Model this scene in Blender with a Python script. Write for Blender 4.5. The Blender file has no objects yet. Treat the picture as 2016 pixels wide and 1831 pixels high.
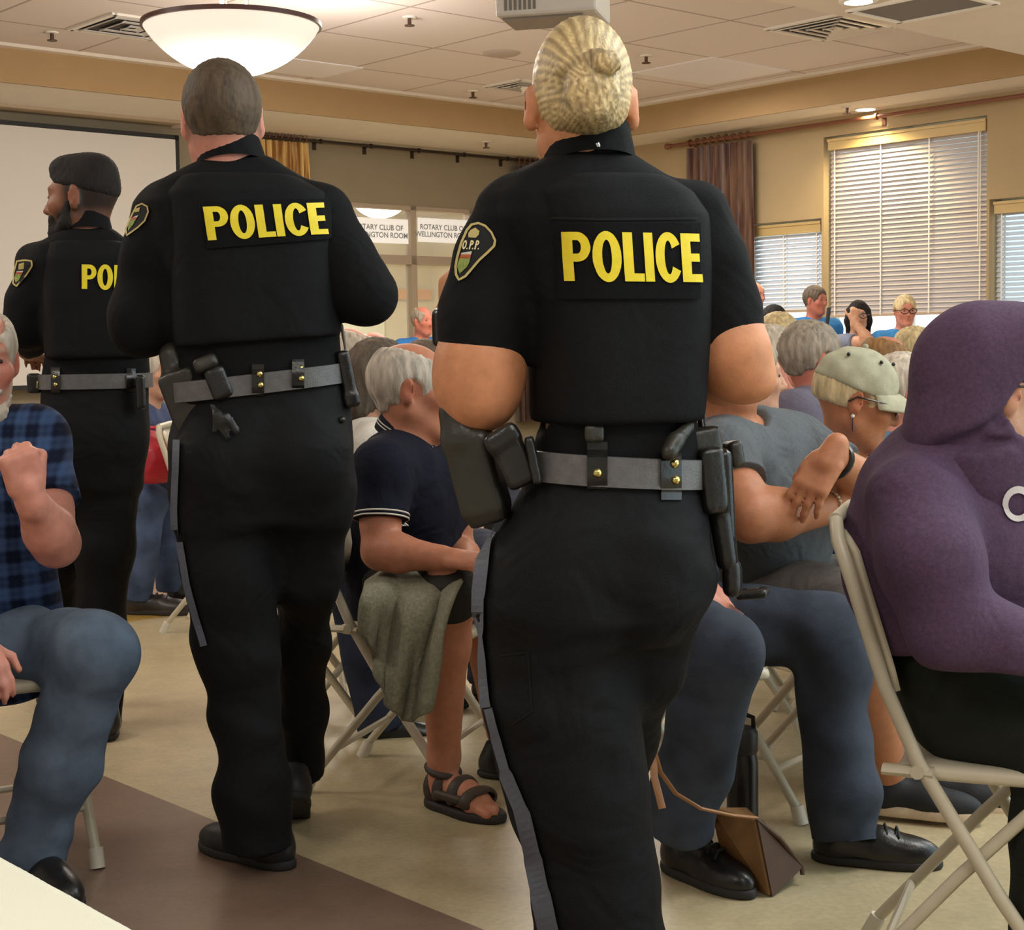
import bpy, math, random
import numpy as np
from mathutils import Vector, Matrix
from mathutils.bvhtree import BVHTree
random.seed(7); RNG = np.random.RandomState(7)
SC = bpy.context.scene; COL = SC.collection
# ---------------------------------------------------------------- camera
FPX, CX, CY, CAMZ = 3100.0, 1008.0, 915.5, 1.18
PITCH, ROLL = math.atan(227.5/3100.0), 0.015
_f = np.array((0, math.cos(PITCH), -math.sin(PITCH))); _r0 = np.array((1., 0, 0)); _u0 = np.array((0, math.sin(PITCH), math.cos(PITCH)))
_cr = math.cos(ROLL)*_r0 - math.sin(ROLL)*_u0
_cu = math.sin(ROLL)*_r0 + math.cos(ROLL)*_u0
CAM = np.array((0, 0, CAMZ))
def ray(px, py):
    d = _f + (px-CX)/FPX*_cr - (py-CY)/FPX*_cu
    return d/d[1]
def W(px, py, Y): return CAM + ray(px, py)*Y            # photo measurement + depth -> world point
def Wz(px, py, z):
    d = ray(px, py); return CAM + d*((z-CAMZ)/d[2])
def PX(n, Y): return n*Y/FPX
def camera():
    c = bpy.data.cameras.new('camera'); o = bpy.data.objects.new('camera', c); COL.objects.link(o)
    c.sensor_width = 36; c.lens = FPX/2016*36; c.clip_start = .05; c.clip_end = 200
    m = Matrix(((_cr[0], _cu[0], -_f[0], 0), (_cr[1], _cu[1], -_f[1], 0), (_cr[2], _cu[2], -_f[2], CAMZ), (0, 0, 0, 1)))
    o.matrix_world = m; SC.camera = o
# ---------------------------------------------------------------- linking and naming
def link(name, me, mats, parent=None, label=None):
    o = bpy.data.objects.new(name, me); COL.objects.link(o)
    if not isinstance(mats, (list, tuple)): mats = [mats]
    if len(me.materials) == 0:
        for m in mats: me.materials.append(m)
    if parent is not None:
        o.parent = parent
    if label: o['label'] = label
    return o
def tag(o, label, cat, group=None):
    o['label'] = label; o['category'] = cat
    if group: o['group'] = group
    return o
def thing(name, label, cat, loc=(0, 0, 0), rz=0, group=None):
    o = bpy.data.objects.new(name, None); COL.objects.link(o); o.location = loc; o.rotation_euler = (0, 0, rz)
    o.empty_display_size = .1
    return tag(o, label, cat, group)
def struct(o): o['kind'] = 'structure'; return o
def dup(root, loc, rz, label, group=None):
    r = root.copy(); COL.objects.link(r); r.location = loc; r.rotation_euler = (0, 0, rz); r['label'] = label
    if group: r['group'] = group
    for ch in list(root.children):
        c = ch.copy(); COL.objects.link(c); c.parent = r
        for g in ch.children:
            d = g.copy(); COL.objects.link(d); d.parent = c
    return r
# ---------------------------------------------------------------- meshes
def mesh_np(name, V, faces_flat, n=4, smooth=True):
    V = np.asarray(V, np.float32); Fq = np.asarray(faces_flat, np.int32).reshape(-1, n)
    me = bpy.data.meshes.new(name); me.vertices.add(len(V)); me.vertices.foreach_set('co', V.ravel())
    me.loops.add(Fq.size); me.loops.foreach_set('vertex_index', Fq.ravel())
    me.polygons.add(len(Fq)); me.polygons.foreach_set('loop_start', np.arange(0, Fq.size, n, dtype=np.int32))
    try: me.polygons.foreach_set('loop_total', np.full(len(Fq), n, np.int32))
    except Exception: pass
    me.polygons.foreach_set('use_smooth', np.full(len(Fq), smooth, bool)); me.update(calc_edges=True); me.validate()
    return me
def setcol(me, C):
    a = me.color_attributes.new('col', 'FLOAT_COLOR', 'POINT'); A = np.ones((len(me.vertices), 4), np.float32); A[:, :3] = C
    a.data.foreach_set('color', A.ravel())
class MB:
    """collects boxes, tubes, prisms and grids into ONE mesh"""
    def __init__(s): s.v = []; s.f = []
    def add(s, V, Fs):
        b = len(s.v); s.v += [tuple(map(float, p)) for p in V]; s.f += [tuple(i+b for i in f) for f in Fs]; return s
    def box(s, c, half, R=None):
        c = np.asarray(c, float); R = np.eye(3) if R is None else R
        V = [c + R@(np.array((x, y, z))*half) for x in (-1, 1) for y in (-1, 1) for z in (-1, 1)]
        return s.add(V, [(0, 1, 3, 2), (4, 6, 7, 5), (0, 4, 5, 1), (2, 3, 7, 6), (0, 2, 6, 4), (1, 5, 7, 3)])
    def tube(s, pts, r, n=10, flat=1.0, closed=False):
        pts = [np.asarray(p, float) for p in pts]; rs = r if isinstance(r, (list, tuple)) else [r]*len(pts)
        V = []; u = None
        for i, p in enumerate(pts):
            if closed: t = pts[(i+1) % len(pts)]-pts[i-1]
            else: t = pts[min(i+1, len(pts)-1)]-pts[max(i-1, 0)]
            t = t/(np.linalg.norm(t)+1e-9)
            if u is None:
                u = np.cross(t, (0, 0, 1.) if abs(t[2]) < .9 else (1., 0, 0))
            u = u-t*np.dot(u, t); u /= np.linalg.norm(u)+1e-9; w = np.cross(t, u)
            V += [p+rs[i]*(math.cos(a)*u+flat*math.sin(a)*w) for a in np.linspace(0, 2*math.pi, n, endpoint=False)]
        m = len(pts); Fs = []
        for i in range(m if closed else m-1):
            for j in range(n): Fs.append((i*n+j, i*n+(j+1) % n, ((i+1) % m)*n+(j+1) % n, ((i+1) % m)*n+j))
        if not closed: Fs += [tuple(range(n-1, -1, -1)), tuple((m-1)*n+j for j in range(n))]
        return s.add(V, Fs)
    def lathe(s, prof, c=(0, 0, 0), n=40):
        V = []; Fs = []; m = len(prof)
        for i in range(n):
            a = 2*math.pi*i/n
            V += [(c[0]+r*math.cos(a), c[1]+r*math.sin(a), c[2]+z) for r, z in prof]
        for i in range(n):
            for j in range(m-1): Fs.append((i*m+j, ((i+1) % n)*m+j, ((i+1) % n)*m+j+1, i*m+j+1))
        return s.add(V, Fs)
    def quad(s, a, b, c, d): return s.add([a, b, c, d], [(0, 1, 2, 3)])
    def grid(s, P):   # P[i][j] points
        n, m = len(P), len(P[0]); return s.add([p for r in P for p in r], [(i*m+j, i*m+j+1, (i+1)*m+j+1, (i+1)*m+j) for i in range(n-1) for j in range(m-1)])
    def prism(s, poly, o, U, V, N, h):
        o, U, V, N = [np.asarray(q, float) for q in (o, U, V, N)]; n = len(poly)
        A = [o+U*x+V*y for x, y in poly]; B = [p+N*h for p in A]
        return s.add(A+B, [tuple(range(n-1, -1, -1)), tuple(range(n, 2*n))]+[(i, (i+1) % n, n+(i+1) % n, n+i) for i in range(n)])
    def build(s, name, mat, parent=None, label=None, smooth=False, bevel=0):
        me = bpy.data.meshes.new(name); me.from_pydata(s.v, [], s.f); me.update()
        if smooth:
            me.polygons.foreach_set('use_smooth', np.ones(len(me.polygons), bool))
            try: me.set_sharp_from_angle(angle=math.radians(40))
            except Exception: pass
        o = link(name, me, mat, parent, label)
        if bevel:
            b = o.modifiers.new('bevel', 'BEVEL'); b.width = bevel; b.segments = 2; b.limit_method = 'ANGLE'
        return o
# ---------------------------------------------------------------- materials (all procedural)
_mats = {}
def mat(name, col, rough=.6, metal=0, noise=0, nscale=40, bump=0, bscale=200, emit=0, ecol=None, vcol=False, spec=.5, sss=0, alpha=1, stretch=None, trans=0, sheen=0, fold=0, fscale=9):
    if name in _mats: return _mats[name]
    m = bpy.data.materials.new(name); m.use_nodes = True; nt = m.node_tree; N = nt.nodes; L = nt.links
    b = N['Principled BSDF']; b.inputs['Roughness'].default_value = rough; b.inputs['Metallic'].default_value = metal
    b.inputs['Specular IOR Level'].default_value = spec
    b.inputs['Base Color'].default_value = (*col, 1)
    if sheen: b.inputs['Sheen Weight'].default_value = sheen; b.inputs['Sheen Roughness'].default_value = .6
    if sss: b.inputs['Subsurface Weight'].default_value = sss; b.inputs['Subsurface Radius'].default_value = (.012, .005, .003); b.inputs['Subsurface Scale'].default_value = 1
    if emit: b.inputs['Emission Color'].default_value = (*(ecol or col), 1); b.inputs['Emission Strength'].default_value = emit
    if alpha < 1: b.inputs['Alpha'].default_value = alpha
    if trans: b.inputs['Transmission Weight'].default_value = trans
    tc = N.new('ShaderNodeTexCoord'); vec = tc.outputs['Object']
    if stretch:
        mp = N.new('ShaderNodeMapping'); mp.inputs['Scale'].default_value = stretch; L.new(vec, mp.inputs[0]); vec = mp.outputs[0]
    base = None
    if vcol:
        a = N.new('ShaderNodeVertexColor'); a.layer_name = 'col'; base = a.outputs[0]
    if noise:
        nz = N.new('ShaderNodeTexNoise'); nz.inputs['Scale'].default_value = nscale; nz.inputs['Detail'].default_value = 5; L.new(vec, nz.inputs['Vector'])
        mr = N.new('ShaderNodeMapRange'); mr.inputs['From Min'].default_value = .3; mr.inputs['From Max'].default_value = .7
        mr.inputs['To Min'].default_value = 1-noise; mr.inputs['To Max'].default_value = 1+noise; L.new(nz.outputs[0], mr.inputs[0])
        mx = N.new('ShaderNodeVectorMath'); mx.operation = 'SCALE'
        if base is not None: L.new(base, mx.inputs[0])
        else: mx.inputs[0].default_value = col
        L.new(mr.outputs[0], mx.inputs['Scale']); base = mx.outputs[0]
    if base is not None: L.new(base, b.inputs['Base Color'])
    nrm = None
    if fold:
        nz = N.new('ShaderNodeTexNoise'); nz.inputs['Scale'].default_value = fscale; nz.inputs['Detail'].default_value = 2; nz.inputs['Distortion'].default_value = 1.2; L.new(vec, nz.inputs['Vector'])
        bp = N.new('ShaderNodeBump'); bp.inputs['Strength'].default_value = fold; bp.inputs['Distance'].default_value = .03
        L.new(nz.outputs[0], bp.inputs['Height']); nrm = bp.outputs[0]
    if bump:
        nz = N.new('ShaderNodeTexNoise'); nz.inputs['Scale'].default_value = bscale; nz.inputs['Detail'].default_value = 3; L.new(vec, nz.inputs['Vector'])
        bp = N.new('ShaderNodeBump'); bp.inputs['Strength'].default_value = bump; bp.inputs['Distance'].default_value = .004
        L.new(nz.outputs[0], bp.inputs['Height'])
        if nrm is not None: L.new(nrm, bp.inputs['Normal'])
        nrm = bp.outputs[0]
    if nrm is not None: L.new(nrm, b.inputs['Normal'])
    _mats[name] = m; return m
def srgb(r, g, b):
    f = lambda c: (c/255)/12.92 if c/255 <= .04045 else ((c/255+.055)/1.055)**2.4
    return (f(r), f(g), f(b))
# ---------------------------------------------------------------- signed distance bodies -> one continuous surface
def nz3(v): v = np.asarray(v, float); return v/(np.linalg.norm(v)+1e-12)
def frame(fwd, up=(0, 0, 1)):
    y = nz3(fwd); x = nz3(np.cross(y, up)); z = np.cross(x, y); return np.stack((x, y, z), 1)   # columns x,y,z
def yawR(yaw, pitch=0, roll=0):
    y = np.array((math.sin(yaw)*math.cos(pitch), math.cos(yaw)*math.cos(pitch), -math.sin(pitch))); R = frame(y)
    if roll:
        c, s = math.cos(roll), math.sin(roll); R = R@np.array(((c, 0, s), (0, 1, 0), (-s, 0, c)))
    return R
class SDF:
    def __init__(s, h=.006): s.h = h; s.ops = []
    def _a(s, fn, lo, hi, k, op): s.ops.append((fn, np.asarray(lo, float), np.asarray(hi, float), k, op)); return s
    def cone(s, a, b, ra, rb, k=.02, op='+'):
        a = np.asarray(a, float); b = np.asarray(b, float); ba = b-a; L2 = float(ba@ba)+1e-12
        def fn(P):
            q = P-a.astype(np.float32); t = np.clip((q@ba.astype(np.float32))/L2, 0, 1)
            return np.linalg.norm(q-t[..., None]*ba.astype(np.float32), axis=-1)-(ra+(rb-ra)*t)
        m = max(ra, rb); return s._a(fn, np.minimum(a, b)-m, np.maximum(a, b)+m, k, op)
    def flat(s, a, e, ra, rb, k=.02, n=None):
        """tapered limb of cloth from a, ending in a flat opening at e"""
        a = np.asarray(a, float); e = np.asarray(e, float); n = nz3(e-a if n is None else n); b = e+nz3(e-a)*rb*1.2; ba = (b-a); L2 = float(ba@ba)
        def fn(P):
            q = P-a.astype(np.float32); t = np.clip((q@ba.astype(np.float32))/L2, 0, 1)
            d = np.linalg.norm(q-t[..., None]*ba.astype(np.float32), axis=-1)-(ra+(rb-ra)*t)
            return np.maximum(d, (P-e.astype(np.float32))@n.astype(np.float32))
        m = max(ra, rb); return s._a(fn, np.minimum(a, e)-m, np.maximum(a, e)+m, k, '+')
    def chain(s, pts, k=.02, op='+'):
        for p, q in zip(pts[:-1], pts[1:]): s.cone(p[0], q[0], p[1], q[1], k, op)
        return s
    def ell(s, c, r, R=None, k=.02, op='+'):
        c = np.asarray(c, float); r = np.asarray(r, float); R = np.eye(3) if R is None else R; Rf = R.astype(np.float32)
        def fn(P):
            q = (P-c.astype(np.float32))@Rf; k0 = np.linalg.norm(q/r.astype(np.float32), axis=-1); k1 = np.linalg.norm(q/(r*r).astype(np.float32), axis=-1)
            return k0*(k0-1)/(k1+1e-6)
        m = np.abs(R)@r; return s._a(fn, c-m, c+m, k, op)
    def box(s, c, half, R=None, rnd=.01, k=.01, op='+'):
        c = np.asarray(c, float); half = np.asarray(half, float); R = np.eye(3) if R is None else R; Rf = R.astype(np.float32)
        def fn(P):
            q = np.abs((P-c.astype(np.float32))@Rf)-(half-rnd).astype(np.float32)
            return np.linalg.norm(np.maximum(q, 0), axis=-1)+np.minimum(q.max(-1), 0)-rnd
        m = np.abs(R)@half; return s._a(fn, c-m, c+m, k, op)
    def loft(s, o, R, st, n=2.4, k=.02, op='+', end=.02):
        """st: rows (z, cx, cy, rx, ry) in the local frame R at o"""
        o = np.asarray(o, float); st = sorted(st); A = np.array(st, np.float32); Rf = R.astype(np.float32)
        def fn(P):
            q = (P-o.astype(np.float32))@Rf; z = q[..., 2]; zz = np.clip(z, A[0, 0], A[-1, 0])
            cx, cy, rx, ry = [np.interp(zz, A[:, 0], A[:, i]).astype(np.float32) for i in (1, 2, 3, 4)]
            u = np.abs(q[..., 0]-cx)/rx; v = np.abs(q[..., 1]-cy)/ry
            d = ((u**n+v**n)**(1/n)-1)*np.minimum(rx, ry)
            e = np.maximum(A[0, 0]-z, z-A[-1, 0])
            hh = np.clip(.5+.5*(e-d)/end, 0, 1); return d*(1-hh)+e*hh+end*hh*(1-hh)
        rx = (np.abs(A[:, 1])+A[:, 3]).max(); ry = (np.abs(A[:, 2])+A[:, 4]).max()
        C = np.array([R@np.array((x, y, z)) for x in (-rx, rx) for y in (-ry, ry) for z in (A[0, 0], A[-1, 0])])+o
        return s._a(fn, C.min(0), C.max(0), k, op)
    def cut(s, p, n, r, k=.004):
        """remove everything on the +n side of the plane at p, inside a ball of radius r"""
        p = np.asarray(p, float); n = nz3(n)
        def fn(P):
            q = P-p.astype(np.float32); return np.maximum(-(q@n.astype(np.float32)), np.linalg.norm(q, axis=-1)-r)
        return s._a(fn, p-r, p+r, k, '-')
    def mesh(s, name, noise=None, color=None, smooth=1):
        h = s.h; lo = np.min([o[1] for o in s.ops if o[4] == '+'], 0)-3*h; hi = np.max([o[2] for o in s.ops if o[4] == '+'], 0)+3*h
        n = np.ceil((hi-lo)/h).astype(int)+1; D = np.full(n, 9.0, np.float32)
        ax = [(lo[i]+h*np.arange(n[i])).astype(np.float32) for i in range(3)]
        for fn, a, b, k, op in s.ops:
            m = max(k, 0)+2.5*h
            i0 = np.maximum(np.floor((a-m-lo)/h).astype(int), 0); i1 = np.minimum(np.ceil((b+m-lo)/h).astype(int)+1, n)
            if op == '*': i0 = np.zeros(3, int); i1 = n
            if (i1 <= i0).any(): continue
            sl = tuple(slice(i0[i], i1[i]) for i in range(3))
            P = np.stack(np.meshgrid(*[ax[i][sl[i]] for i in range(3)], indexing='ij'), -1)
            d = fn(P).astype(np.float32); C = D[sl]; k = max(k, 1e-5)
            if op == '+':
                hh = np.clip(.5+.5*(C-d)/k, 0, 1); D[sl] = C*(1-hh)+d*hh-k*hh*(1-hh)
            else:
                e = -d if op == '-' else d
                hh = np.clip(.5+.5*(e-C)/k, 0, 1); D[sl] = C*(1-hh)+e*hh+k*hh*(1-hh)
        return nets(name, D, lo, h, noise, color, smooth)
def nets(name, D, lo, h, noise, color, smooth):
    I = D < 0; nx, ny, nz = D.shape
    cs = np.zeros((nx-1, ny-1, nz-1), np.int8)
    for a in (0, 1):
        for b in (0, 1):
            for c in (0, 1): cs += I[a:nx-1+a, b:ny-1+b, c:nz-1+c]
    cell = (cs > 0) & (cs < 8); idx = np.argwhere(cell); vid = np.full(cell.shape, -1, np.int32); vid[cell] = np.arange(len(idx))
    S = np.zeros((len(idx), 3)); cnt = np.zeros(len(idx))
    cor = [(a, b, c) for a in (0, 1) for b in (0, 1) for c in (0, 1)]
    vals = {q: D[idx[:, 0]+q[0], idx[:, 1]+q[1], idx[:, 2]+q[2]] for q in cor}
    for q in cor:
        for axx in range(3):
            if q[axx] == 0:
                w = list(q); w[axx] = 1; w = tuple(w); a, b = vals[q], vals[w]; m = (a < 0) != (b < 0)
                t = np.where(m, a/(a-b+1e-12), 0); pt = np.tile(np.array(q, float), (len(idx), 1)); pt[:, axx] = t
                S[m] += pt[m]; cnt[m] += 1
    V = lo+h*(idx+S/np.maximum(cnt, 1)[:, None]); Q = []
    for axx in range(3):
        sh = [slice(None)]*3; s2 = [slice(None)]*3; sh[axx] = slice(0, -1); s2[axx] = slice(1, None)
        A = I[tuple(sh)]; B = I[tuple(s2)]; e = np.argwhere(A != B); u, v = [(1, 2), (2, 0), (0, 1)][axx]
        e = e[(e[:, u] > 0) & (e[:, v] > 0) & (e[:, u] < D.shape[u]-1) & (e[:, v] < D.shape[v]-1)]
        o = np.zeros(3, int)
        def g(du, dv):
            c = e.copy(); c[:, u] += du; c[:, v] += dv; return vid[c[:, 0], c[:, 1], c[:, 2]]
        q = np.stack((g(-1, -1), g(0, -1), g(0, 0), g(-1, 0)), 1); fl = ~A[e[:, 0], e[:, 1], e[:, 2]]
        q[fl] = q[fl][:, ::-1]; Q.append(q)
    Q = np.concatenate(Q); Q = Q[(Q >= 0).all(1)]
    for _ in range(smooth):                                   # Laplacian relax
        acc = np.zeros_like(V); c = np.zeros(len(V))
        for a, b in ((0, 1), (1, 2), (2, 3), (3, 0)):
            for s_, t_ in ((a, b), (b, a)):
                for j in range(3): acc[:, j] += np.bincount(Q[:, s_], V[Q[:, t_], j], len(V))
                c += np.bincount(Q[:, s_], minlength=len(V))
        V = V*.5+.5*acc/np.maximum(c, 1)[:, None]
    if noise is not None:
        Nn = np.zeros_like(V); fn = np.cross(V[Q[:, 2]]-V[Q[:, 0]], V[Q[:, 3]]-V[Q[:, 1]])
        for i in range(4):
            for j in range(3): Nn[:, j] += np.bincount(Q[:, i], fn[:, j], len(V))
        Nn /= np.linalg.norm(Nn, axis=1)[:, None]+1e-12; V = V+Nn*noise(V)[:, None]
    me = mesh_np(name, V, Q)
    if color is not None: setcol(me, color(V))
    return me
def folds(amp, freq, seed=0, dirv=(0, 0, 1), mul=3.0):
    """cloth wrinkles: domain warped ridges running across dirv"""
    r = np.random.RandomState(seed); ph = r.rand(12)*6.28; d = nz3(dirv)
    t1 = nz3(np.cross(d, (.3, .9, .2))); t2 = np.cross(d, t1)
    def f(V):
        a = V@d; b = V@t1; c = V@t2
        w = .5*np.sin(b*9+ph[0])+.4*np.sin(c*11+ph[1])+.3*np.sin(b*17-c*13+ph[2])
        q = np.sin(a*freq+w*mul+ph[3])*.6+np.sin(a*freq*1.9+w*mul*1.4+b*8+ph[4])*.4
        env = .5+.5*np.sin(b*6+ph[5]+np.sin(c*7+a*5+ph[6])*1.5)
        return amp*env*q
    return f
def bvh_of(*objs):
    V = []; Fs = []
    for o in objs:
        me = o.data; b = len(V); V += [tuple(v.co) for v in me.vertices]; Fs += [tuple(i+b for i in p.vertices) for p in me.polygons]
    return BVHTree.FromPolygons(V, Fs)
def hitpx(bv, px, py, off=.002, near=None):
    d = Vector(ray(px, py)).normalized(); p, n, i, t = bv.ray_cast(Vector(CAM), d)
    if p is None:
        if near is None: return None
        p, n, i, t = bv.find_nearest(Vector(W(px, py, near)))
        if p is None: return None
        return np.array(p+n*off)
    if n.dot(d) > 0: n = -n
    return np.array(p+n*off)
# ================================================================= people
SK = {'fair': srgb(206, 158, 130), 'pink': srgb(205, 138, 118), 'tan': srgb(176, 116, 82), 'brown': srgb(138, 90, 66), 'red': srgb(190, 118, 98), 'warm': srgb(202, 137, 97)}
M_SKIN = mat('skin', (.6, .35, .25), .5, noise=.10, nscale=45, bump=.12, bscale=260, vcol=True, sss=.12, spec=.35)
class Head:
    """face towards +y of R, top +z, subject's right +x"""
    def __init__(s, c, yaw, pitch=0, roll=0, sc=1.0): s.c = np.asarray(c, float); s.R = yawR(yaw, pitch, roll); s.s = sc
    def p(s, x, y, z): return s.c+s.R@(np.array((x, y, z))*s.s)
    def loc(s, V): return ((V-s.c)@s.R)/s.s
    def add(s, S, neck=None, nr=.056, fem=False, jaw=1.0, nose=1.0, ears=True, low=False, eo=0):
        q = s.s; e = lambda c, r, k=.02, op='+', R=None: S.ell(s.p(*c), np.array(r)*q, s.R if R is None else s.R@R, k*q, op)
        cn = lambda a, b, ra, rb, k=.015, op='+': S.cone(s.p(*a), s.p(*b), ra*q, rb*q, k*q, op)
        e((0, -.016, .03), (.075, .098, .088)); e((0, .03, -.03), (.060*jaw, .066, .083), .025)
        for x in (-1, 1):
            cn((x*.050*jaw, .0, -.055), (x*.02*jaw, .062, -.098), .019, .020, .025)
            e((x*.038, .062, -.018), (.026, .026, .022), .02)
        e((0, .070, -.096), (.028*jaw, .024, .023), .02)
        cn((-.034, .076, .030), (.034, .076, .030), .013, .013, .014)
        for x in (-1, 1):
            e((x*.032, .100, .010), (.019, .024, .012), .012, '-')
            e((x*.032, .0745, .009), (.0155, .0135, .0125), .003)
        cn((0, .088, .014), (0, .110*nose, -.026), .008, .012, .010); e((0, .106*nose, -.029), (.0125, .012, .0105), .006)
        for x in (-1, 1): e((x*.013, .096, -.031), (.0085, .011, .008), .006)
        cn((-.018, .084, -.0585), (.018, .084, -.0585), .0065, .0065, .006); cn((-.016, .084, -.069), (.016, .084, -.069), .0075, .0075, .006)
        cn((-.024, .098, -.0635), (.024, .098, -.0635), .0022, .0022, .004, '-')
        if ears:
            for x in (-1, 1):
                Re = yawR(0); a = x*.42; Re = np.array(((math.cos(a), math.sin(a), 0), (-math.sin(a), math.cos(a), 0), (0, 0, 1)))
                e((x*(.079+eo), -.010, .0), (.009, .021, .033), .008, '+', Re); e((x*(.076+eo), -.006, -.024), (.008, .012, .013), .006, '+', Re)
                e((x*(.0885+eo), -.003, .004), (.006, .011, .019), .005, '-', Re)
        if neck is not None:
            S.cone(s.p(0, -.018, -.05), neck, nr*q, (nr+.008)*q, .035)
            S.cone(s.p(0, .01, -.085), np.asarray(neck)+s.R[:, 1]*.012, .035*q, .045*q, .03)
    def color(s, base, lips=(.75, .55, .5), brow=None, beard=None, flush=.25, fade=None):
        base = np.array(base)
        def f(V):
            C = np.tile(base, (len(V), 1)).astype(float); L = s.loc(V); x, y, z = L[:, 0], L[:, 1], L[:, 2]
            near = (np.abs(x) < .1) & (np.abs(y) < .13) & (z > -.13) & (z < .13)
            def blob(c, r, col, a):
                d = ((L-np.array(c))/np.array(r)); w = np.clip(1.6-1.6*np.sqrt((d*d).sum(1)), 0, 1)*a*near
                C[:] = C*(1-w[:, None])+np.array(col)*w[:, None]
            red = base*np.array((1.02, .72, .68))
            for sx in (-1, 1):
                blob((sx*.04, .07, -.025), (.03, .03, .03), red, flush*1.6); blob((sx*.082, -.005, 0), (.016, .03, .04), red, .5)
                blob((sx*.032, .085, .012), (.02, .02, .013), base*.62, .65)
                if brow is not None: blob((sx*.033, .09, .034), (.022, .02, .006), brow, .8)
            blob((0, .115, -.03), (.018, .02, .018), red, .6); blob((0, .095, -.064), (.026, .03, .012), np.array(base)*np.array(lips), .8)
            if beard is not None:
                for bx in (-1, 1):
                    blob((bx*.05, .03, -.06), (.035, .05, .045), beard[0], beard[1]); blob((bx*.016, .1, -.05), (.02, .02, .009), beard[0], beard[1])
                blob((0, .075, -.1), (.035, .04, .03), beard[0], beard[1])
            if fade is not None:
                w = (np.clip((z-fade[1])/.05, 0, 1)*np.clip((.045-y)/.03, 0, 1)*near*fade[2])
                w = w*(np.abs(x) < .0785)
                C[:] = C*(1-w[:, None])+np.array(fade[0])*w[:, None]
            return C
        return f
    def eyes(s, body, col=(.12, .08, .05)):
        for x in (-1, 1):
            m = MB(); cc = s.p(x*.032, .0855, .009); q = s.s
            V, Fq = sphere(cc, .0048*q, 8); m.add(V, Fq); m.build('eye', mat('iris', (.03, .02, .015), .2), body, smooth=True)
    def glasses(s, body, m, w=.029, hgt=.019, r=.0022):
        g = MB(); p = s.p
        for x in (-1, 1):
            ring = [p(x*.033+w*math.cos(a), .106-abs(math.cos(a)*x+1)*.004, .006+hgt*math.sin(a)) for a in np.linspace(0, 2*math.pi, 16, endpoint=False)]
            g.tube(ring, r*s.s, 6, closed=True); g.tube([p(x*.062, .100, .012), p(x*.083, .05, .012), p(x*.086, -.01, .012), p(x*.084, -.03, -.005)], r*s.s, 6)
        g.tube([p(-.006, .108, .01), p(0, .111, .012), p(.006, .108, .01)], r*s.s, 6)
        return g.build('glasses', m, body, smooth=True)
    def hair(s, body, style, col, t=.012, h=.006, extra=None, name='hair', amp=.0035, label=None):
        S = SDF(h); q = s.s; R = s.R
        E = lambda c, r, k=.015, op='+': S.ell(s.p(*c), np.array(r)*q, R, k*q, op)
        E((0, -.016, .032), (.075+t, .098+t, .088+t))
        if style not in ('long', 'bob'): E((0, -.028, -.034), (.058+t*.3, .058+t*.3, .060))
        else: E((0, -.035, -.03), (.064+t*.8, .070+t*.8, .075))
        if style in ('long', 'bob'):
            dn = -.10 if style == 'bob' else -.17
            for x in (-1, 1): S.chain([(s.p(x*.062, -.01, .03), .035*q), (s.p(x*.075, -.005, -.04), .03*q), (s.p(x*.07, -.01, dn), .022*q)], .03)
            S.chain([(s.p(0, -.07, 0), .06*q), (s.p(0, -.075, dn*.9), .055*q)], .03)
        # face opening
        E((0, .112, -.045), (.078, .085, .125), .012, '-') if style not in ('long', 'bob') else E((0, .115, -.04), (.062, .085, .11), .012, '-')
        if style in ('short', 'fringe', 'fade', 'buzz', 'bun'):
            for x in (-1, 1): E((x*.085, .006, -.015), (.03, .027, .042), .008, '-')
            S.box(s.p(0, .03, -.13), np.array((.2, .085, .09))*q, R, .002, .01, '-')
            S.box(s.p(0, -.08, -.150 if style != 'buzz' else -.135), np.array((.2, .12, .09))*q, R, .002, .012, '-')
        if style == 'fade': 
            S.box(s.p(0, -.03, -.080), np.array((.2, .2, .085))*q, R@yawR(0, -.30), .002, .03, '-')
        if style == 'fringe': E((0, .035, .115), (.062, .115, .062), .012, '-')
        if style == 'recede': pass
        if extra: extra(S, s)
        r = np.random.RandomState(int(abs(s.c[0]*1e4)) % 99999); ph = r.rand(6)*6
        def nf(V):
            L = s.loc(V); an = np.arctan2(L[:, 0], L[:, 1]+.02)
            if style in ('buzz', 'fade'): return .0015*np.sin(L[:, 0]*300+ph[0])*np.sin(L[:, 1]*280+ph[1])*np.sin(L[:, 2]*290)
            return amp*(np.sin(an*23+np.sin(L[:, 2]*40+ph[0])*1.5+ph[1])*.6+np.sin(an*51+L[:, 2]*30+ph[2])*.4)
        me = S.mesh('hair', nf, None, 1); return link(name, me, hairmat(col), body, label)
def sphere(c, r, n=10):
    V = []; Fs = []; c = np.asarray(c, float)
    for i in range(n+1):
        for j in range(2*n):
            t, p = math.pi*i/n, math.pi*j/n; V.append(c+r*np.array((math.sin(t)*math.cos(p), math.sin(t)*math.sin(p), math.cos(t))))
    for i in range(n):
        for j in range(2*n): Fs.append((i*2*n+j, (i+1)*2*n+j, (i+1)*2*n+(j+1) % (2*n), i*2*n+(j+1) % (2*n)))
    return V, Fs
HAIRC = {'white': srgb(196, 184, 168), 'grey': srgb(150, 138, 122), 'blond': srgb(205, 178, 122), 'brown': srgb(88, 66, 46), 'dark': srgb(26, 20, 18), 'darkgrey': srgb(96, 84, 72), 'sandy': srgb(150, 112, 70), 'brush': srgb(84, 68, 52), 'bw': srgb(214, 194, 150)}
def hairmat(c):
    return mat('hair_'+c, HAIRC[c], .8 if c == 'dark' else .65, noise=.38, nscale=55, bump=.5, bscale=160, stretch=(1, 1, .22), spec=.4)
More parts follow.
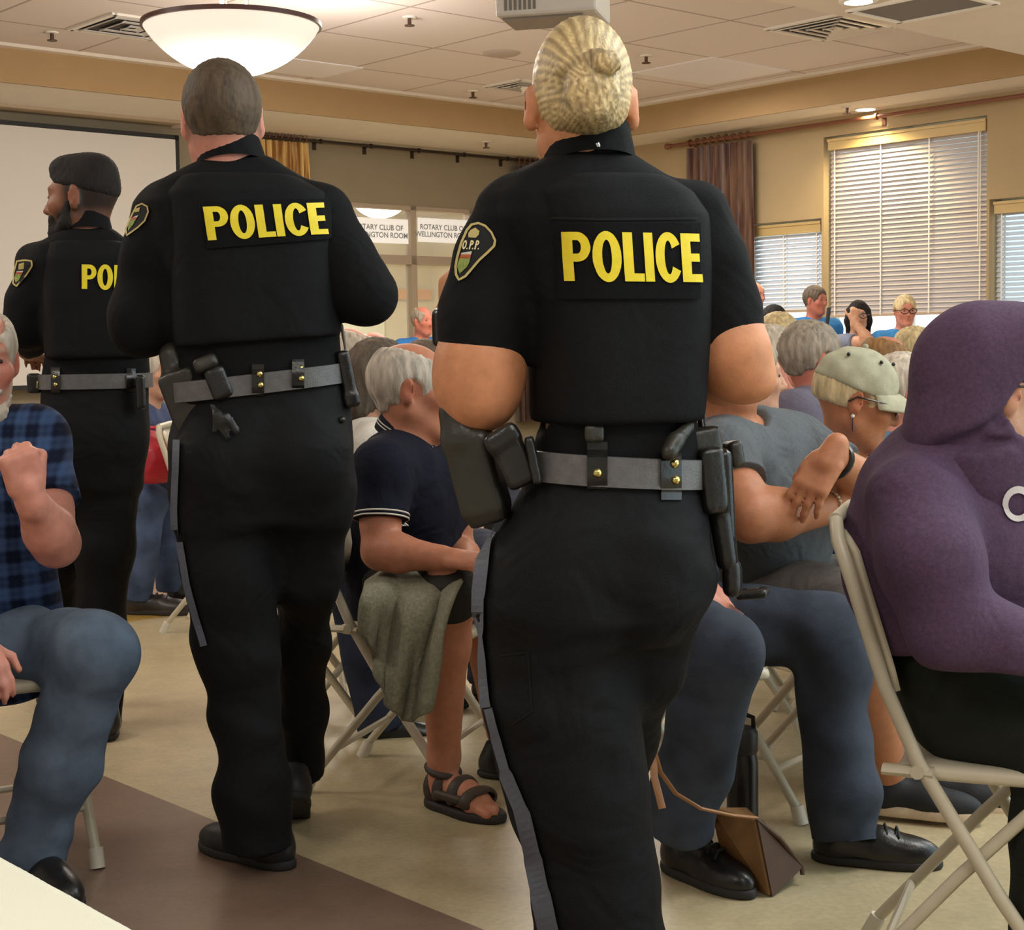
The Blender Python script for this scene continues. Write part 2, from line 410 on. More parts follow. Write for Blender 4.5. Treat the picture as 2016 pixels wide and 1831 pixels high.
def hand(S, wrist, fdir, palm_n, side=1, sc=1.0, curl=(.35, .45, .4), spread=.06, thumb=.5, k=.006, tcurl=.3):
    """fingers along fdir, back of hand along palm_n, thumb on the +x*side"""
    y = nz3(fdir); z = nz3(np.asarray(palm_n, float)-y*np.dot(palm_n, y)); x = np.cross(y, z)*side; w = np.asarray(wrist, float)
    P = lambda a, b, c: w+sc*(x*a+y*b+z*c)
    R = np.stack((x*side, y, z), 1)
    S.cone(P(0, -.03, 0), P(0, .02, 0), .027*sc, .029*sc, .015); S.box(P(0, .05, 0), np.array((.040, .046, .0145))*sc, R, .013*sc, .012)
    S.cone(P(.022, .018, -.006), P(.032, .05, -.010), .017*sc, .015*sc, .012)
    for i, (fx, l) in enumerate(((.030, .070), (.0105, .079), (-.0095, .074), (-.029, .058))):
        a = np.array((fx, .090-abs(fx-.008)*.22, 0)); ang = 0; d0 = fx/.03*spread; seg = (l*.45, l*.31, l*.24); r = (.0096, .0088, .0080) if i < 3 else (.0086, .0078, .0070)
        pts = [(P(*a), r[0]*sc)]
        for j in range(3):
            ang += curl[j]*(1+.08*i); st = np.array((math.sin(d0)*math.cos(ang), math.cos(d0)*math.cos(ang), -math.sin(ang)))*seg[j]; a = a+st
            pts.append((P(*a), (r[j]*.5+(r[min(j+1, 2)])*.5)*sc*(.94 if j == 2 else 1)))
        S.cone(P(fx*.8, .055, 0), pts[0][0], .011*sc, .0104*sc, .008); S.chain(pts, k)
    t0 = np.array((.036, .030, -.010)); d1 = np.array((math.sin(thumb+.35), math.cos(thumb+.35), -.35)); t1 = t0+nz3(d1)*.042; d2 = np.array((math.sin(thumb-tcurl), math.cos(thumb-tcurl), -.3-tcurl*.5)); t2 = t1+nz3(d2)*.032
    S.chain([(P(*t0), .0135*sc), (P(*t1), .0112*sc), (P(*t2), .0092*sc)], .008)
def shoe(parent, heel, yaw, L=.28, col=(.012, .011, .011), sole=(.02, .018, .017), h=.006, rough=.35, wl=1.0, name='shoe', high=.10, sole_h=.022, laces=None, pitch=0, style=None):
    """low shoe; heel = point on the floor under the back of the heel"""
    R = yawR(yaw, pitch); o = np.asarray(heel, float); P = lambda x, y, z: o+R@np.array((x, y, z))
    S = SDF(h); w = .047*wl
    S.ell(P(0, .055, .035), (w*.80, .058, .050), R, .02); S.ell(P(0, L-.105, .030), (w, .105, .044), R, .03); S.cone(P(0, .06, .05), P(0, L*.52, .052), .040*wl, .034*wl, .03)
    S.cone(P(0, .055, .05), P(0, .062, high), .040*wl, .042*wl, .02); S.cut(P(0, .06, high), R@np.array((0, .12, 1)), .09)
    S.box(P(0, L/2, -.05+.012), np.array((.2, .4, .05)), R, .001, .003, '-')
    u = link(name, S.mesh('shoe'), mat('leather_%d_%d' % (int(col[0]*999), int(rough*99)), col, rough, noise=.2, nscale=30, bump=.15, bscale=150), parent)
    T = SDF(h); T.ell(P(0, .055, .01), (w*.86, .062, .05), R, .02); T.ell(P(0, L-.108, .01), (w*1.04, .112, .05), R, .05)
    T.box(P(0, L/2, -.1), np.array((.3, .4, .1)), R, .001, .002, '-'); T.box(P(0, L/2, sole_h+.1), np.array((.3, .4, .1)), R, .001, .002, '-')
    link('sole', T.mesh('sole'), mat('sole_%d' % int(sole[0]*999), sole, .7, noise=.1, nscale=60), u)
    if laces:
        m = MB()
        for i in range(4):
            yy = L*.36+i*.026; zz = .099-(yy-L*.36)*.20
            m.tube([P(-.026, yy, zz-.012), P(-.012, yy+.004, zz+.002), P(.012, yy+.008, zz+.002), P(.026, yy+.012, zz-.012)], .0028, 6)
        m.build('laces', mat('lace', (.02, .02, .02), .8), u, smooth=True)
    return u
# generic posed skeleton ---------------------------------------------------------------------------------
def skel(headc, yaw, sit=True, lean=.04, legspread=.10, hz=None, armw=.20, knee=.43, sc=1.0, floor=0.0, bend=0):
    """default joints for a figure whose body faces azimuth yaw"""
    f = np.array((math.sin(yaw), math.cos(yaw), 0)); r = np.array((math.cos(yaw), -math.sin(yaw), 0)); u = np.array((0, 0, 1.)); h = np.asarray(headc, float)
    J = {'f': f, 'r': r}
    J['neck'] = h-u*.155*sc-f*(.03+lean*.3); 
    if sit: J['hip'] = np.array((h[0], h[1], 0))-f*(.06+lean)+u*(hz or .53)
    else: J['hip'] = np.array((h[0], h[1], 0))-f*.02+u*(hz or (h[2]-.72*sc))
    for s, k in ((1, 'R'), (-1, 'L')):
        J['sh'+k] = J['neck']+r*s*armw*.92-u*.065; J['el'+k] = J['sh'+k]+r*s*.06-f*.04-u*.27
        J['ha'+k] = (J['hip']+r*s*.09+f*.30+u*.10) if sit else (J['el'+k]+f*.08-u*.24)
        J['hj'+k] = J['hip']+r*s*.09-u*.0
        if sit:
            J['kn'+k] = J['hip']+r*s*legspread+f*knee+u*(.5-J['hip'][2]); J['an'+k] = np.array((J['kn'+k][0], J['kn'+k][1], floor+.09))+f*.02
        else:
            J['kn'+k] = np.array((J['hj'+k][0], J['hj'+k][1], floor+.50)); J['an'+k] = np.array((J['hj'+k][0], J['hj'+k][1], floor+.09))-f*.02
    return J
def torso_frame(J):
    z = nz3(J['neck']-J['hip']); x = J['shR']-J['shL']; x = nz3(x-z*np.dot(x, z)); y = np.cross(z, x); return np.stack((x, y, z), 1), float(np.linalg.norm(J['neck']-J['hip']))
def torso(S, J, g=1.0, grow=0, belly=0, lo=-.10, hi=1.0, k=.03, n=2.3, shoulder=1.0, depth=1.0):
    R, L = torso_frame(J); w = g; G = grow
    st = [(lo, 0, 0, .165*w+G, .115*w*depth+G), (.0, 0, .0, .172*w+G, .120*w*depth+G), (.28*L, 0, belly*.6, .150*w+G, .112*w*depth+belly*.5+G), (.5*L, 0, belly*.5, .158*w+G, .118*w*depth+belly*.4+G), (.75*L, 0, .0, .170*w+G, .122*w*depth+G), (.9*L, 0, -.005, .150*w*shoulder+G, .092*w+G), (hi*L+.0, 0, -.005, .075*w+G, .066*w+G)]
    S.loft(J['hip'], R, st, n, k, '+', .03)
    for q in 'RL': S.cone(J['sh'+q]*.45+(J['hip']+(J['neck']-J['hip'])*.86)*.55, J['sh'+q], .085*g+G, .062*g+G, .06)
def figure(name, label, J, H, skin, hair=None, shirt=None, trousers=None, shoes=None, hands=None, h=.007, g=1.0, belly=0, group=None, face={}, colorkw={}, neck_r=.056, sleeve=1.0, shirt_kw={}, tr_kw={}, low=False, arm_r=(.050, .040, .029), leg_r=(.088, .062, .042), legs_bare=False, depth=1.0, shirt_k=0.0, extra_body=None, open_neck=.0, shirt_cut=None, sh_yaw=None, shirt_noise=None, hem_z=None, tr_noise=None, tr_hem=None):
    hands = hands or {}; up = np.array((0, 0, 1.))
    B = SDF(h); H.add(B, J['neck']+np.array((0, 0, -.01)), neck_r, **face); torso(B, J, g*.93, -.006, belly, depth=depth)
    for q, sd in (('R', 1), ('L', -1)):
        B.chain([(J['sh'+q], arm_r[0]*g), (J['sh'+q]*.35+J['el'+q]*.65, arm_r[0]*g*.92), (J['el'+q], arm_r[1]*g)], .03); fa = J['ha'+q]-J['el'+q]
        B.chain([(J['el'+q], arm_r[1]*g), (J['el'+q]+fa*.3, arm_r[1]*1.06*g), (J['ha'+q], arm_r[2])], .02)
        hd = dict(fdir=fa, palm_n=up, side=-sd*1, sc=.95); hd.update(hands.get(q, {}))
        if q in hands or not low: hand(B, J['ha'+q]+nz3(fa)*.02, **hd)
        else: B.ell(J['ha'+q]+nz3(fa)*.08, (.04, .07, .025), frame(fa), .02)
        lr = [r*(1 if legs_bare else .70) for r in leg_r]
        B.chain([(J['hj'+q], lr[0]*g), (J['kn'+q], lr[1]*g)], .03); lg = J['an'+q]-J['kn'+q]
        B.chain([(J['kn'+q], lr[1]*g), (J['kn'+q]+lg*.3-J['f']*.012, lr[1]*.98*g), (J['an'+q], lr[2])], .03)
    if extra_body: extra_body(B, J)
    body = link(name, B.mesh(name, None, H.color(SK[skin] if isinstance(skin, str) else skin, **colorkw), 1), M_SKIN)
    tag(body, label, 'person', group)
    if not low or True: H.eyes(body)
    if hair: H.hair(body, *hair) if isinstance(hair, tuple) else None
    if shirt is not None:
        S = SDF(h); torso(S, J, g*(1+shirt_k), .012, belly, lo=-.13 if hem_z is None else hem_z, hi=.985, depth=depth)
        for q in 'RL':
            a, b, c = J['sh'+q], J['el'+q], J['ha'+q]
            if sleeve < 1:
                e = a+(b-a)*(sleeve*1.0); S.flat(a, e, arm_r[0]*g+.018, arm_r[0]*g+.022, .04)
            else:
                S.chain([(a, arm_r[0]*g+.018), (b, arm_r[1]*g+.018), (c-nz3(c-b)*.0, arm_r[2]+.014)], .035); S.cut(c-nz3(c-b)*.005, c-b, .07)
        S.ell(J['neck']+up*.045+J['f']*open_neck, (.066, .062+open_neck*.5, .055), yawR(math.atan2(J['f'][0], J['f'][1])), .01, '-')
        if shirt_cut: shirt_cut(S, J)
        o = link(shirt_kw.get('name', 'shirt'), S.mesh('shirt', shirt_noise or folds(.0065, 24, int(abs(J['neck'][0])*100), (.35, .1, 1), 2.4)), shirt, body)
        body_shirt = o
    if trousers is not None:
        T = SDF(h); R, L = torso_frame(J)
        T.ell(J['hip']-up*.0, (.168*g+.012, .125*g*depth+.012, .125), yawR(math.atan2(J['f'][0], J['f'][1])), .04)
        for q in 'RL':
            T.chain([(J['hj'+q], leg_r[0]*g+.006), (J['kn'+q], leg_r[1]*g+.014)], .05); lg = J['an'+q]-J['kn'+q]; e = J['an'+q]+nz3(lg)*(.025 if tr_hem is None else 0)
            if tr_hem is not None: e = J['kn'+q]+lg*tr_hem
            if tr_hem is None or tr_hem > 0:
                T.flat(J['kn'+q], e, leg_r[1]*g+.014, leg_r[2]+.032, .04)
        link(tr_kw.get('name', 'trousers'), T.mesh('trousers', tr_noise or folds(.006, 22, int(abs(J['neck'][0])*90)+3, (.1, .5, 1), 2.4)), trousers, body)
    if shoes is not None:
        for q in 'RL':
            y = math.atan2(J['f'][0], J['f'][1]) if sh_yaw is None else sh_yaw; fx = np.array((math.sin(y), math.cos(y), 0))
            a = J['an'+q]; shoe(body, np.array((a[0], a[1], a[2]-.09))-fx*.06, y, **shoes)
    return body
# ================================================================= the hall
_a = math.radians(41.7); AV = np.array((-math.sin(_a), math.cos(_a), 0)); BV = np.array((math.cos(_a), math.sin(_a), 0)); UP = np.array((0, 0, 1.))
C0 = np.array((.3716, 17.4, 0))
def RS(s, t, z): return C0 - BV*s - AV*t + UP*z       # s from the right wall, t from the back wall
def hitw(px, py, nrm, off):
    d = ray(px, py); P0 = C0-nrm*off; return CAM+d*(((P0-CAM)@nrm)/(d@nrm))
def onback(px, py, off=0): D = hitw(px, py, AV, off)-C0; return -(D@BV), D[2]      # -> s, z
def onright(px, py, off=0): D = hitw(px, py, BV, off)-C0; return -(D@AV), D[2]     # -> t, z
RROOM = np.stack((BV, AV, UP), 1)
ZC, ZS = 3.52, 3.24
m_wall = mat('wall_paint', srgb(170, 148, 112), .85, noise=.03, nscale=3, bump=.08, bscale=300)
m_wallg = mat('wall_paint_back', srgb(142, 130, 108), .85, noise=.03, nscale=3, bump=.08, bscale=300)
m_fascia = mat('fascia_paint', srgb(166, 136, 96), .85, noise=.03, nscale=4)
m_white = mat('ceiling_white', srgb(222, 212, 200), .9, noise=.02, nscale=4)
m_frame = mat('window_frame', srgb(168, 152, 132), .5)
def tile_mat():
    m = bpy.data.materials.new('ceiling_tile'); m.use_nodes = True; N = m.node_tree.nodes; L = m.node_tree.links; b = N['Principled BSDF']; b.inputs['Roughness'].default_value = .95
    tc = N.new('ShaderNodeTexCoord'); mp = N.new('ShaderNodeMapping'); mp.vector_type = 'POINT'
    ang = math.atan2(BV[1], BV[0])
    # rotate world into the room frame, then divide by the tile size
    vr = N.new('ShaderNodeVectorRotate'); vr.rotation_type = 'Z_AXIS'; vr.inputs['Angle'].default_value = -ang; vr.inputs['Center'].default_value = tuple(RS(.86, 2.05, 0)); L.new(tc.outputs['Object'], vr.inputs['Vector'])
    sub = N.new('ShaderNodeVectorMath'); sub.operation = 'SUBTRACT'; sub.inputs[1].default_value = tuple(RS(.86, 2.05, 0)); L.new(vr.outputs[0], sub.inputs[0])
    sp = N.new('ShaderNodeSeparateXYZ'); L.new(sub.outputs[0], sp.inputs[0]); g = []
    for i in (0, 1):
        d = N.new('ShaderNodeMath'); d.operation = 'DIVIDE'; d.inputs[1].default_value = 1.05; L.new(sp.outputs[i], d.inputs[0])
        r = N.new('ShaderNodeMath'); r.operation = 'PINGPONG'; r.inputs[1].default_value = .5; L.new(d.outputs[0], r.inputs[0])
        l = N.new('ShaderNodeMath'); l.operation = 'LESS_THAN'; l.inputs[1].default_value = .011; L.new(r.outputs[0], l.inputs[0]); g.append(l)
    mx = N.new('ShaderNodeMath'); mx.operation = 'MAXIMUM'; L.new(g[0].outputs[0], mx.inputs[0]); L.new(g[1].outputs[0], mx.inputs[1])
    nz = N.new('ShaderNodeTexNoise'); nz.inputs['Scale'].default_value = 260; L.new(tc.outputs['Object'], nz.inputs['Vector'])
    cr = N.new('ShaderNodeMix'); cr.data_type = 'RGBA'; cr.inputs['A'].default_value = (*srgb(216, 204, 198), 1); cr.inputs['B'].default_value = (*srgb(168, 152, 142), 1); L.new(mx.outputs[0], cr.inputs['Factor'])
    L.new(cr.outputs['Result'], b.inputs['Base Color'])
    bp = N.new('ShaderNodeBump'); bp.inputs['Strength'].default_value = .2; bp.inputs['Distance'].default_value = .01; L.new(nz.outputs[0], bp.inputs['Height']); L.new(bp.outputs[0], b.inputs['Normal'])
    return m
def floor_mat():
    m = bpy.data.materials.new('vinyl_floor'); m.use_nodes = True; N = m.node_tree.nodes; L = m.node_tree.links; b = N['Principled BSDF']; b.inputs['Roughness'].default_value = .38
    tc = N.new('ShaderNodeTexCoord'); vr = N.new('ShaderNodeVectorRotate'); vr.rotation_type = 'Z_AXIS'; vr.inputs['Angle'].default_value = -math.atan2(BV[1], BV[0]); vr.inputs['Center'].default_value = tuple(C0); L.new(tc.outputs['Object'], vr.inputs['Vector'])
    sub = N.new('ShaderNodeVectorMath'); sub.operation = 'SUBTRACT'; sub.inputs[1].default_value = tuple(C0); L.new(vr.outputs[0], sub.inputs[0]); sp = N.new('ShaderNodeSeparateXYZ'); L.new(sub.outputs[0], sp.inputs[0])
    def band(o, lo, hi):   # value is -s or -t
        a = N.new('ShaderNodeMath'); a.operation = 'COMPARE'; a.inputs[1].default_value = -(lo+hi)/2; a.inputs[2].default_value = (hi-lo)/2; L.new(o, a.inputs[0]); return a.outputs[0]
    n1 = N.new('ShaderNodeTexNoise'); n1.inputs['Scale'].default_value = 9; n1.inputs['Detail'].default_value = 8; n1.inputs['Roughness'].default_value = .75; L.new(tc.outputs['Object'], n1.inputs['Vector'])
    n2 = N.new('ShaderNodeTexNoise'); n2.inputs['Scale'].default_value = 70; n2.inputs['Detail'].default_value = 4; L.new(tc.outputs['Object'], n2.inputs['Vector'])
    ad = N.new('ShaderNodeMath'); ad.operation = 'MULTIPLY_ADD'; ad.inputs[1].default_value = .6; L.new(n2.outputs[0], ad.inputs[0]); L.new(n1.outputs[0], ad.inputs[2])
    mr = N.new('ShaderNodeMapRange'); mr.inputs['From Min'].default_value = .55; mr.inputs['From Max'].default_value = 1.05; mr.inputs['To Min'].default_value = .78; mr.inputs['To Max'].default_value = 1.16; L.new(ad.outputs[0], mr.inputs[0])
    col = None
    prev = (*srgb(188, 172, 136), 1)
    for o, lo, hi, c in ((1, 4.6, 6.14, (150, 122, 104)), (1, 6.14, 6.44, (186, 152, 78)), (0, 9.82, 11.4, (124, 100, 84))):
        mx = N.new('ShaderNodeMix'); mx.data_type = 'RGBA'
        if isinstance(prev, tuple): mx.inputs['A'].default_value = prev
        else: L.new(prev, mx.inputs['A'])
        mx.inputs['B'].default_value = (*srgb(*c), 1); L.new(band(sp.outputs[o], lo, hi), mx.inputs['Factor']); prev = mx.outputs['Result']
    sc = N.new('ShaderNodeVectorMath'); sc.operation = 'SCALE'; L.new(prev, sc.inputs[0]); L.new(mr.outputs[0], sc.inputs['Scale']); L.new(sc.outputs[0], b.inputs['Base Color'])
    return m
def bowl_mat():
    m = mat('lamp_glass', (.95, .86, .76), .3, emit=1, ecol=(1, .86, .74)); N = m.node_tree.nodes; L = m.node_tree.links
    tc = N.new('ShaderNodeTexCoord'); g = N.new('ShaderNodeVectorMath'); g.operation = 'MULTIPLY'; g.inputs[1].default_value = (1, 1, 0); L.new(tc.outputs['Object'], g.inputs[0]); ln = N.new('ShaderNodeVectorMath'); ln.operation = 'LENGTH'; L.new(g.outputs[0], ln.inputs[0])
    mr = N.new('ShaderNodeMapRange'); mr.interpolation_type = 'SMOOTHSTEP'; mr.inputs['From Min'].default_value = .05; mr.inputs['From Max'].default_value = .36; mr.inputs['To Min'].default_value = 4.5; mr.inputs['To Max'].default_value = .62; L.new(ln.outputs['Value'], mr.inputs[0]); L.new(mr.outputs[0], N['Principled BSDF'].inputs['Emission Strength']); return m
def room():
    P = lambda *a: RS(*a)
    struct(MB().quad(P(-.3, 15, 0), P(-.3, -.3, 0), P(14, -.3, 0), P(14, 15, 0)).build('floor', floor_mat()))
    struct(MB().quad(P(.4, 6.9, ZC), P(14, 6.9, ZC), P(14, 1.0, ZC), P(.4, 1.0, ZC)).build('ceiling', tile_mat()))
    # lowered white bulkhead towards the camera side
    struct(MB().box(P(7, 8.62, ZS+.2), (7.0, 2.0, .2), RROOM).build('trim_1', m_white))
    # soffits: back and right; white underside, tan fascia
    struct(MB().quad(P(0, 0, ZS), P(14, 0, ZS), P(14, 1.25, ZS), P(0, 1.25, ZS)).quad(P(.62, 1.25, ZS), P(.62, 6.7, ZS), P(0, 6.7, ZS), P(0, 1.25, ZS)).build('trim_2', m_white))
    struct(MB().box(P(7.31, 1.25, ZS+.16), (6.69, .01, .16), RROOM).build('trim_3', m_fascia))
    struct(MB().box(P(.62, 3.97, ZS+.16), (.01, 2.72, .16), RROOM).build('trim_4', m_fascia))
    # thin lip where tiles meet the fascia
    struct(MB().box(P(7.3, 1.30, ZC-.012), (6.6, .05, .012), RROOM).box(P(.68, 3.97, ZC-.012), (.05, 2.6, .012), RROOM).build('trim_5', m_white))
    # back wall with interior window
    s0, s1, z1 = 1.0, 3.6, 2.65
    w = MB(); T = .12
    for a, b, c, d in ((-.3, s0, 0, ZS), (s1, 14, 0, ZS), (s0, s1, z1, ZS), (s0, s1, 0, .12)): w.box(P((a+b)/2, -T/2, (c+d)/2), ((b-a)/2, T/2, (d-c)/2), RROOM)
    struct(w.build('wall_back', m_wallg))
    # interior window: frame, mullions, panes
    f = MB(); r = lambda a, b, c, d, y=.0, t=.05: f.box(P((a+b)/2, y-.04, (c+d)/2), ((b-a)/2, t, (d-c)/2), RROOM)
    for s in (s0+.02, 1.80, s1-.02): r(s-.035, s+.035, .12, z1)
    r(s0, s1, 2.06, 2.15); r(s0, s1, z1-.04, z1); r(s0, s1, .12, .2)
    wi = struct(f.build('window_1', m_frame))
    glass = mat('glass_clear', (.9, .95, .95), .02, alpha=.12)
    for a, b, c, d in ((s0+.05, 1.77, 2.15, 2.61), (1.83, s1-.05, 2.15, 2.61), (s0+.05, 1.77, .2, 2.06), (1.83, s1-.05, .2, 2.06)):
        MB().box(P((a+b)/2, -.06, (c+d)/2), ((b-a)/2, .004, (d-c)/2), RROOM).build('pane', glass, wi)
    # adjoining room seen through it
    m_adj = mat('next_room_wall', srgb(214, 204, 176), .9); m_adjw = mat('next_room_panel', srgb(226, 228, 206), .9)
    struct(MB().quad(P(-2.5, -5, 0), P(7, -5, 0), P(7, -5, 3.1), P(-2.5, -5, 3.1)).quad(P(-2.5, 0, 0), P(-2.5, -5, 0), P(-2.5, -5, 3.1), P(-2.5, 0, 3.1)).quad(P(7, -5, 0), P(7, -.13, 0), P(7, -.13, 3.1), P(7, -5, 3.1)).build('wall_far', m_adj))
    struct(MB().quad(P(-2.5, -.13, 0), P(-2.5, -5, 0), P(7, -5, 0), P(7, -.13, 0)).build('floor_next_room', mat('next_room_floor', srgb(190, 170, 140), .5)))
    struct(MB().quad(P(-2.5, -.13, 3.1), P(-2.5, -5, 3.1), P(7, -5, 3.1), P(7, -.13, 3.1)).build('ceiling_next_room', m_white))
    struct(MB().box(P(2.2, -4.96, 1.98), (4.6, .03, .07), RROOM).build('trim_6', mat('orange_rail', srgb(216, 160, 104), .6)))
    pn = MB()
    for s in (-1.2, -.35, .5, 1.3, 2.2, 3.1): pn.box(P(s, -4.97, .95), (.36, .02, .92), RROOM)
    struct(pn.build('trim_7', m_adjw))
    # right wall with three window openings
    wins = [(2.82, 3.765, .9, 2.34), (3.79, 5.47, .9, 3.07), (5.495, 7.6, .9, 2.37)]
    w = MB(); cuts = sorted({-.3, 14.0}.union(*[{a, b} for a, b, _, _ in wins])); T = .2
    for a, b in zip(cuts[:-1], cuts[1:]):
        o = [q for q in wins if q[0] <= (a+b)/2 <= q[1]]
        for c, d in ([(0, ZS)] if not o else [(0, o[0][2]), (o[0][3], ZS)]): w.box(P(-T/2, (a+b)/2, (c+d)/2), (T/2, (b-a)/2, (d-c)/2), RROOM)
    struct(w.build('wall_right', m_wall))
    for i, (a, b, c, d) in enumerate(wins):
        f = MB()
        for t in (a+.025, b-.025): f.box(P(-.15, t, (c+d)/2), (.03, .025, (d-c)/2), RROOM)
        for z in (c+.02, d-.02): f.box(P(-.15, (a+b)/2, z), (.03, (b-a)/2, .02), RROOM)
        if i == 1: f.box(P(-.15, (a+b)/2, (c+d)/2), (.03, .03, (d-c)/2), RROOM).box(P(-.15, (a+b)/2, 2.32), (.03, (b-a)/2, .03), RROOM)
        f.box(P(.02, (a+b)/2, c-.015), (.09, (b-a)/2+.03, .015), RROOM)
        fo = struct(f.build('window_%d' % (i+2), mat('white_frame', srgb(214, 206, 190), .5)))
        MB().box(P(-.16, (a+b)/2, (c+d)/2), (.004, (b-a)/2-.02, (d-c)/2-.02), RROOM).build('pane', glass, fo)
        # venetian blind hanging in the recess
        zb = [1.50, 1.44, 1.42][i]; zt = d-.02; th = math.radians([47, 62, 42][i]); n = int((zt-.09-zb)/.042)+1; sl = MB()
        for k in range(n):
            z = zb+.03+k*.042; up = np.array((0, 0, 1.)); n_ = BV*math.cos(th)*.025+UP*math.sin(th)*.025
            c_ = P(-.07, (a+b)/2, z); hw = AV*((b-a)/2-.035)
            th_ = UP*.0012
            sl.grid([[c_-n_-hw, c_-n_+hw], [c_-hw+UP*.0025, c_+hw+UP*.0025], [c_+n_-hw, c_+n_+hw]])
        lab = ['white slatted blind in the low window beside the brown curtain', 'tall slatted blind lowered over the middle window, warm-lit in its centre', 'bright slatted blind in the low window at the right edge'][i]
        root = thing('venetian_blind', lab, 'blind', P(-.07, (a+b)/2, zb), 0, None); lo = np.array(root.location)
        def rel(mb): mb.v = [tuple(np.array(v)-lo) for v in mb.v]; return mb
        ms = mat('blind_slat_%d' % i, [srgb(206, 206, 210), srgb(182, 172, 168), srgb(200, 206, 214)][i], .55, trans=0)
        rel(sl).build('slats', ms, root, smooth=True)
        rel(MB().box(P(-.045, (a+b)/2, zt-.05), (.02, (b-a)/2-.03, .05), RROOM).box(P(-.035, (a+b)/2, zt-.012), (.02, (b-a)/2-.025, .012), RROOM)).build('valance', mat('blind_wood', srgb(196, 168, 112), .5), root)
        rel(MB().box(P(-.07, (a+b)/2, zb), (.026, (b-a)/2-.03, .012), RROOM)).build('bottom_rail', mat('blind_rail', srgb(176, 158, 138), .5), root)
        cd = MB(); nn = 4 if i != 0 else 3
        for q in range(nn):
            t = a+.09+(b-a-.18)*q/(nn-1)
            for e in (-.026, .026): cd.box(P(-.07+e, t, (zb+zt)/2), (.0015, .006, (zt-zb)/2), RROOM)
        rel(cd).build('ladder_cords', mat('cord_white', srgb(235, 230, 222), .7), root)
        if i == 1: rel(MB().tube([P(-.03, b-.10, zt-.1), P(-.03, b-.10, 2.0)], .006, 8)).build('tilt_wand', mat('cord_white', srgb(235, 230, 222), .7), root)
    # ------------------------------------------------ curtains and rods
    def curtain(nm, lab, f, a, b, z0, z1, col, amp=.045, n=9, off=.12, flare=.06, group=None):
        rows = []
        for iz in range(9):
            v = iz/8; z = z1+(z0-z1)*v; row = []
            for k in range(n*8+1):
                u = k/(n*8); ph = u*n*2*math.pi+.6*math.sin(u*5+v*2)
                row.append(f(a+(b-a)*u*(1+flare*v), off+amp*(.55+.45*v)*math.sin(ph), z))
            rows.append(row)
        t = thing(nm, lab, 'curtain', f((a+b)/2, off, z0)); lo = np.array(t.location)
        g = MB().grid(rows); g.v = [tuple(np.array(v)-lo) for v in g.v]
        g.build('drape', col, t, smooth=True)
        h = MB()
        for k in range(n): h.tube([f(a+(b-a)*(k+.5)/n, off+.035*math.cos(q), z1+.05+.035*math.sin(q)) for q in np.linspace(0, 6.283, 10, endpoint=False)], .006, 5, closed=True)
        h.v = [tuple(np.array(v)-lo) for v in h.v]; h.build('rings', mat('rod_wood', srgb(120, 72, 52), .4), t, smooth=True)
    fr = lambda t, o, z: P(o, t, z); fb = lambda s, o, z: P(s, o, z)
    def brocade(nm, c1, c2, sc):
        m = bpy.data.materials.new(nm); m.use_nodes = True; N = m.node_tree.nodes; L = m.node_tree.links; b = N['Principled BSDF']; b.inputs['Roughness'].default_value = .5; b.inputs['Sheen Weight'].default_value = .3
        tc = N.new('ShaderNodeTexCoord'); nz = N.new('ShaderNodeTexNoise'); nz.inputs['Scale'].default_value = sc; nz.inputs['Detail'].default_value = 4
        mp = N.new('ShaderNodeMapping'); mp.inputs['Scale'].default_value = (2.2, 2.2, .25); L.new(tc.outputs['Object'], mp.inputs[0]); L.new(mp.outputs[0], nz.inputs['Vector'])
        r = N.new('ShaderNodeValToRGB'); r.color_ramp.elements[0].position = .42; r.color_ramp.elements[0].color = (*c1, 1); r.color_ramp.elements[1].position = .62; r.color_ramp.elements[1].color = (*c2, 1); L.new(nz.outputs[0], r.inputs[0]); L.new(r.outputs[0], b.inputs['Base Color']); return m
    curtain('window_curtain', 'long brown and gold pleated curtain left of the slatted windows', fr, onright(1352, 300, .12)[0], onright(1480, 300, .12)[0], .35, 3.12, brocade('curtain_brown', srgb(60, 24, 12), srgb(108, 74, 50), 7))
    curtain('window_curtain', 'short golden striped curtain behind the broad-shouldered officer\'s collar', fb, *sorted((onback(497, 270, .12)[0], onback(606, 270, .12)[0])), 2.5, 3.17, brocade('curtain_gold', srgb(150, 104, 48), srgb(226, 190, 120), 9), flare=.0)
    curtain('window_curtain', 'dark folded curtain at the far corner of the back wall', fb, .12, .5, .4, 3.14, brocade('curtain_dark', srgb(52, 30, 24), srgb(86, 58, 44), 7), n=5, flare=0)
    def rod(lab, p, q, brs, col, r=.018, fin=True):
        t = thing('curtain_rod', lab, 'curtain rod', (p+q)/2); lo = np.array(t.location); sh = lambda mb: (setattr(mb, 'v', [tuple(np.array(v)-lo) for v in mb.v]), mb)[1]
        sh(MB().tube([p, q], r, 12)).build('pole', col, t, smooth=True)
        d = nz3(q-p)
        if fin:
            m = MB(); V, Fq = sphere(p-d*.05, .032, 8); m.add(V, Fq); m.tube([p, p-d*.03], .024, 10); sh(m).build('finial', col, t, smooth=True)
        for c, n_ in brs:
            sh(MB().tube([c, c+n_*.12], .01, 8).tube([c-d*.012, c+d*.012], r*1.7, 12).box(c+n_*.13-UP*.02, (.02, .02, .05), RROOM)).build('bracket', col, t, smooth=True)
    mrod = mat('rod_wood', srgb(120, 72, 52), .4)
    a_ = P(.12, 2.02, 3.17); b_ = P(.12, 8.5, 3.17); rod('long brown wooden rod above the slatted windows', a_, b_, [(P(.12, 4.45, 3.17), BV), (P(.12, 2.25, 3.17), BV)], mrod)
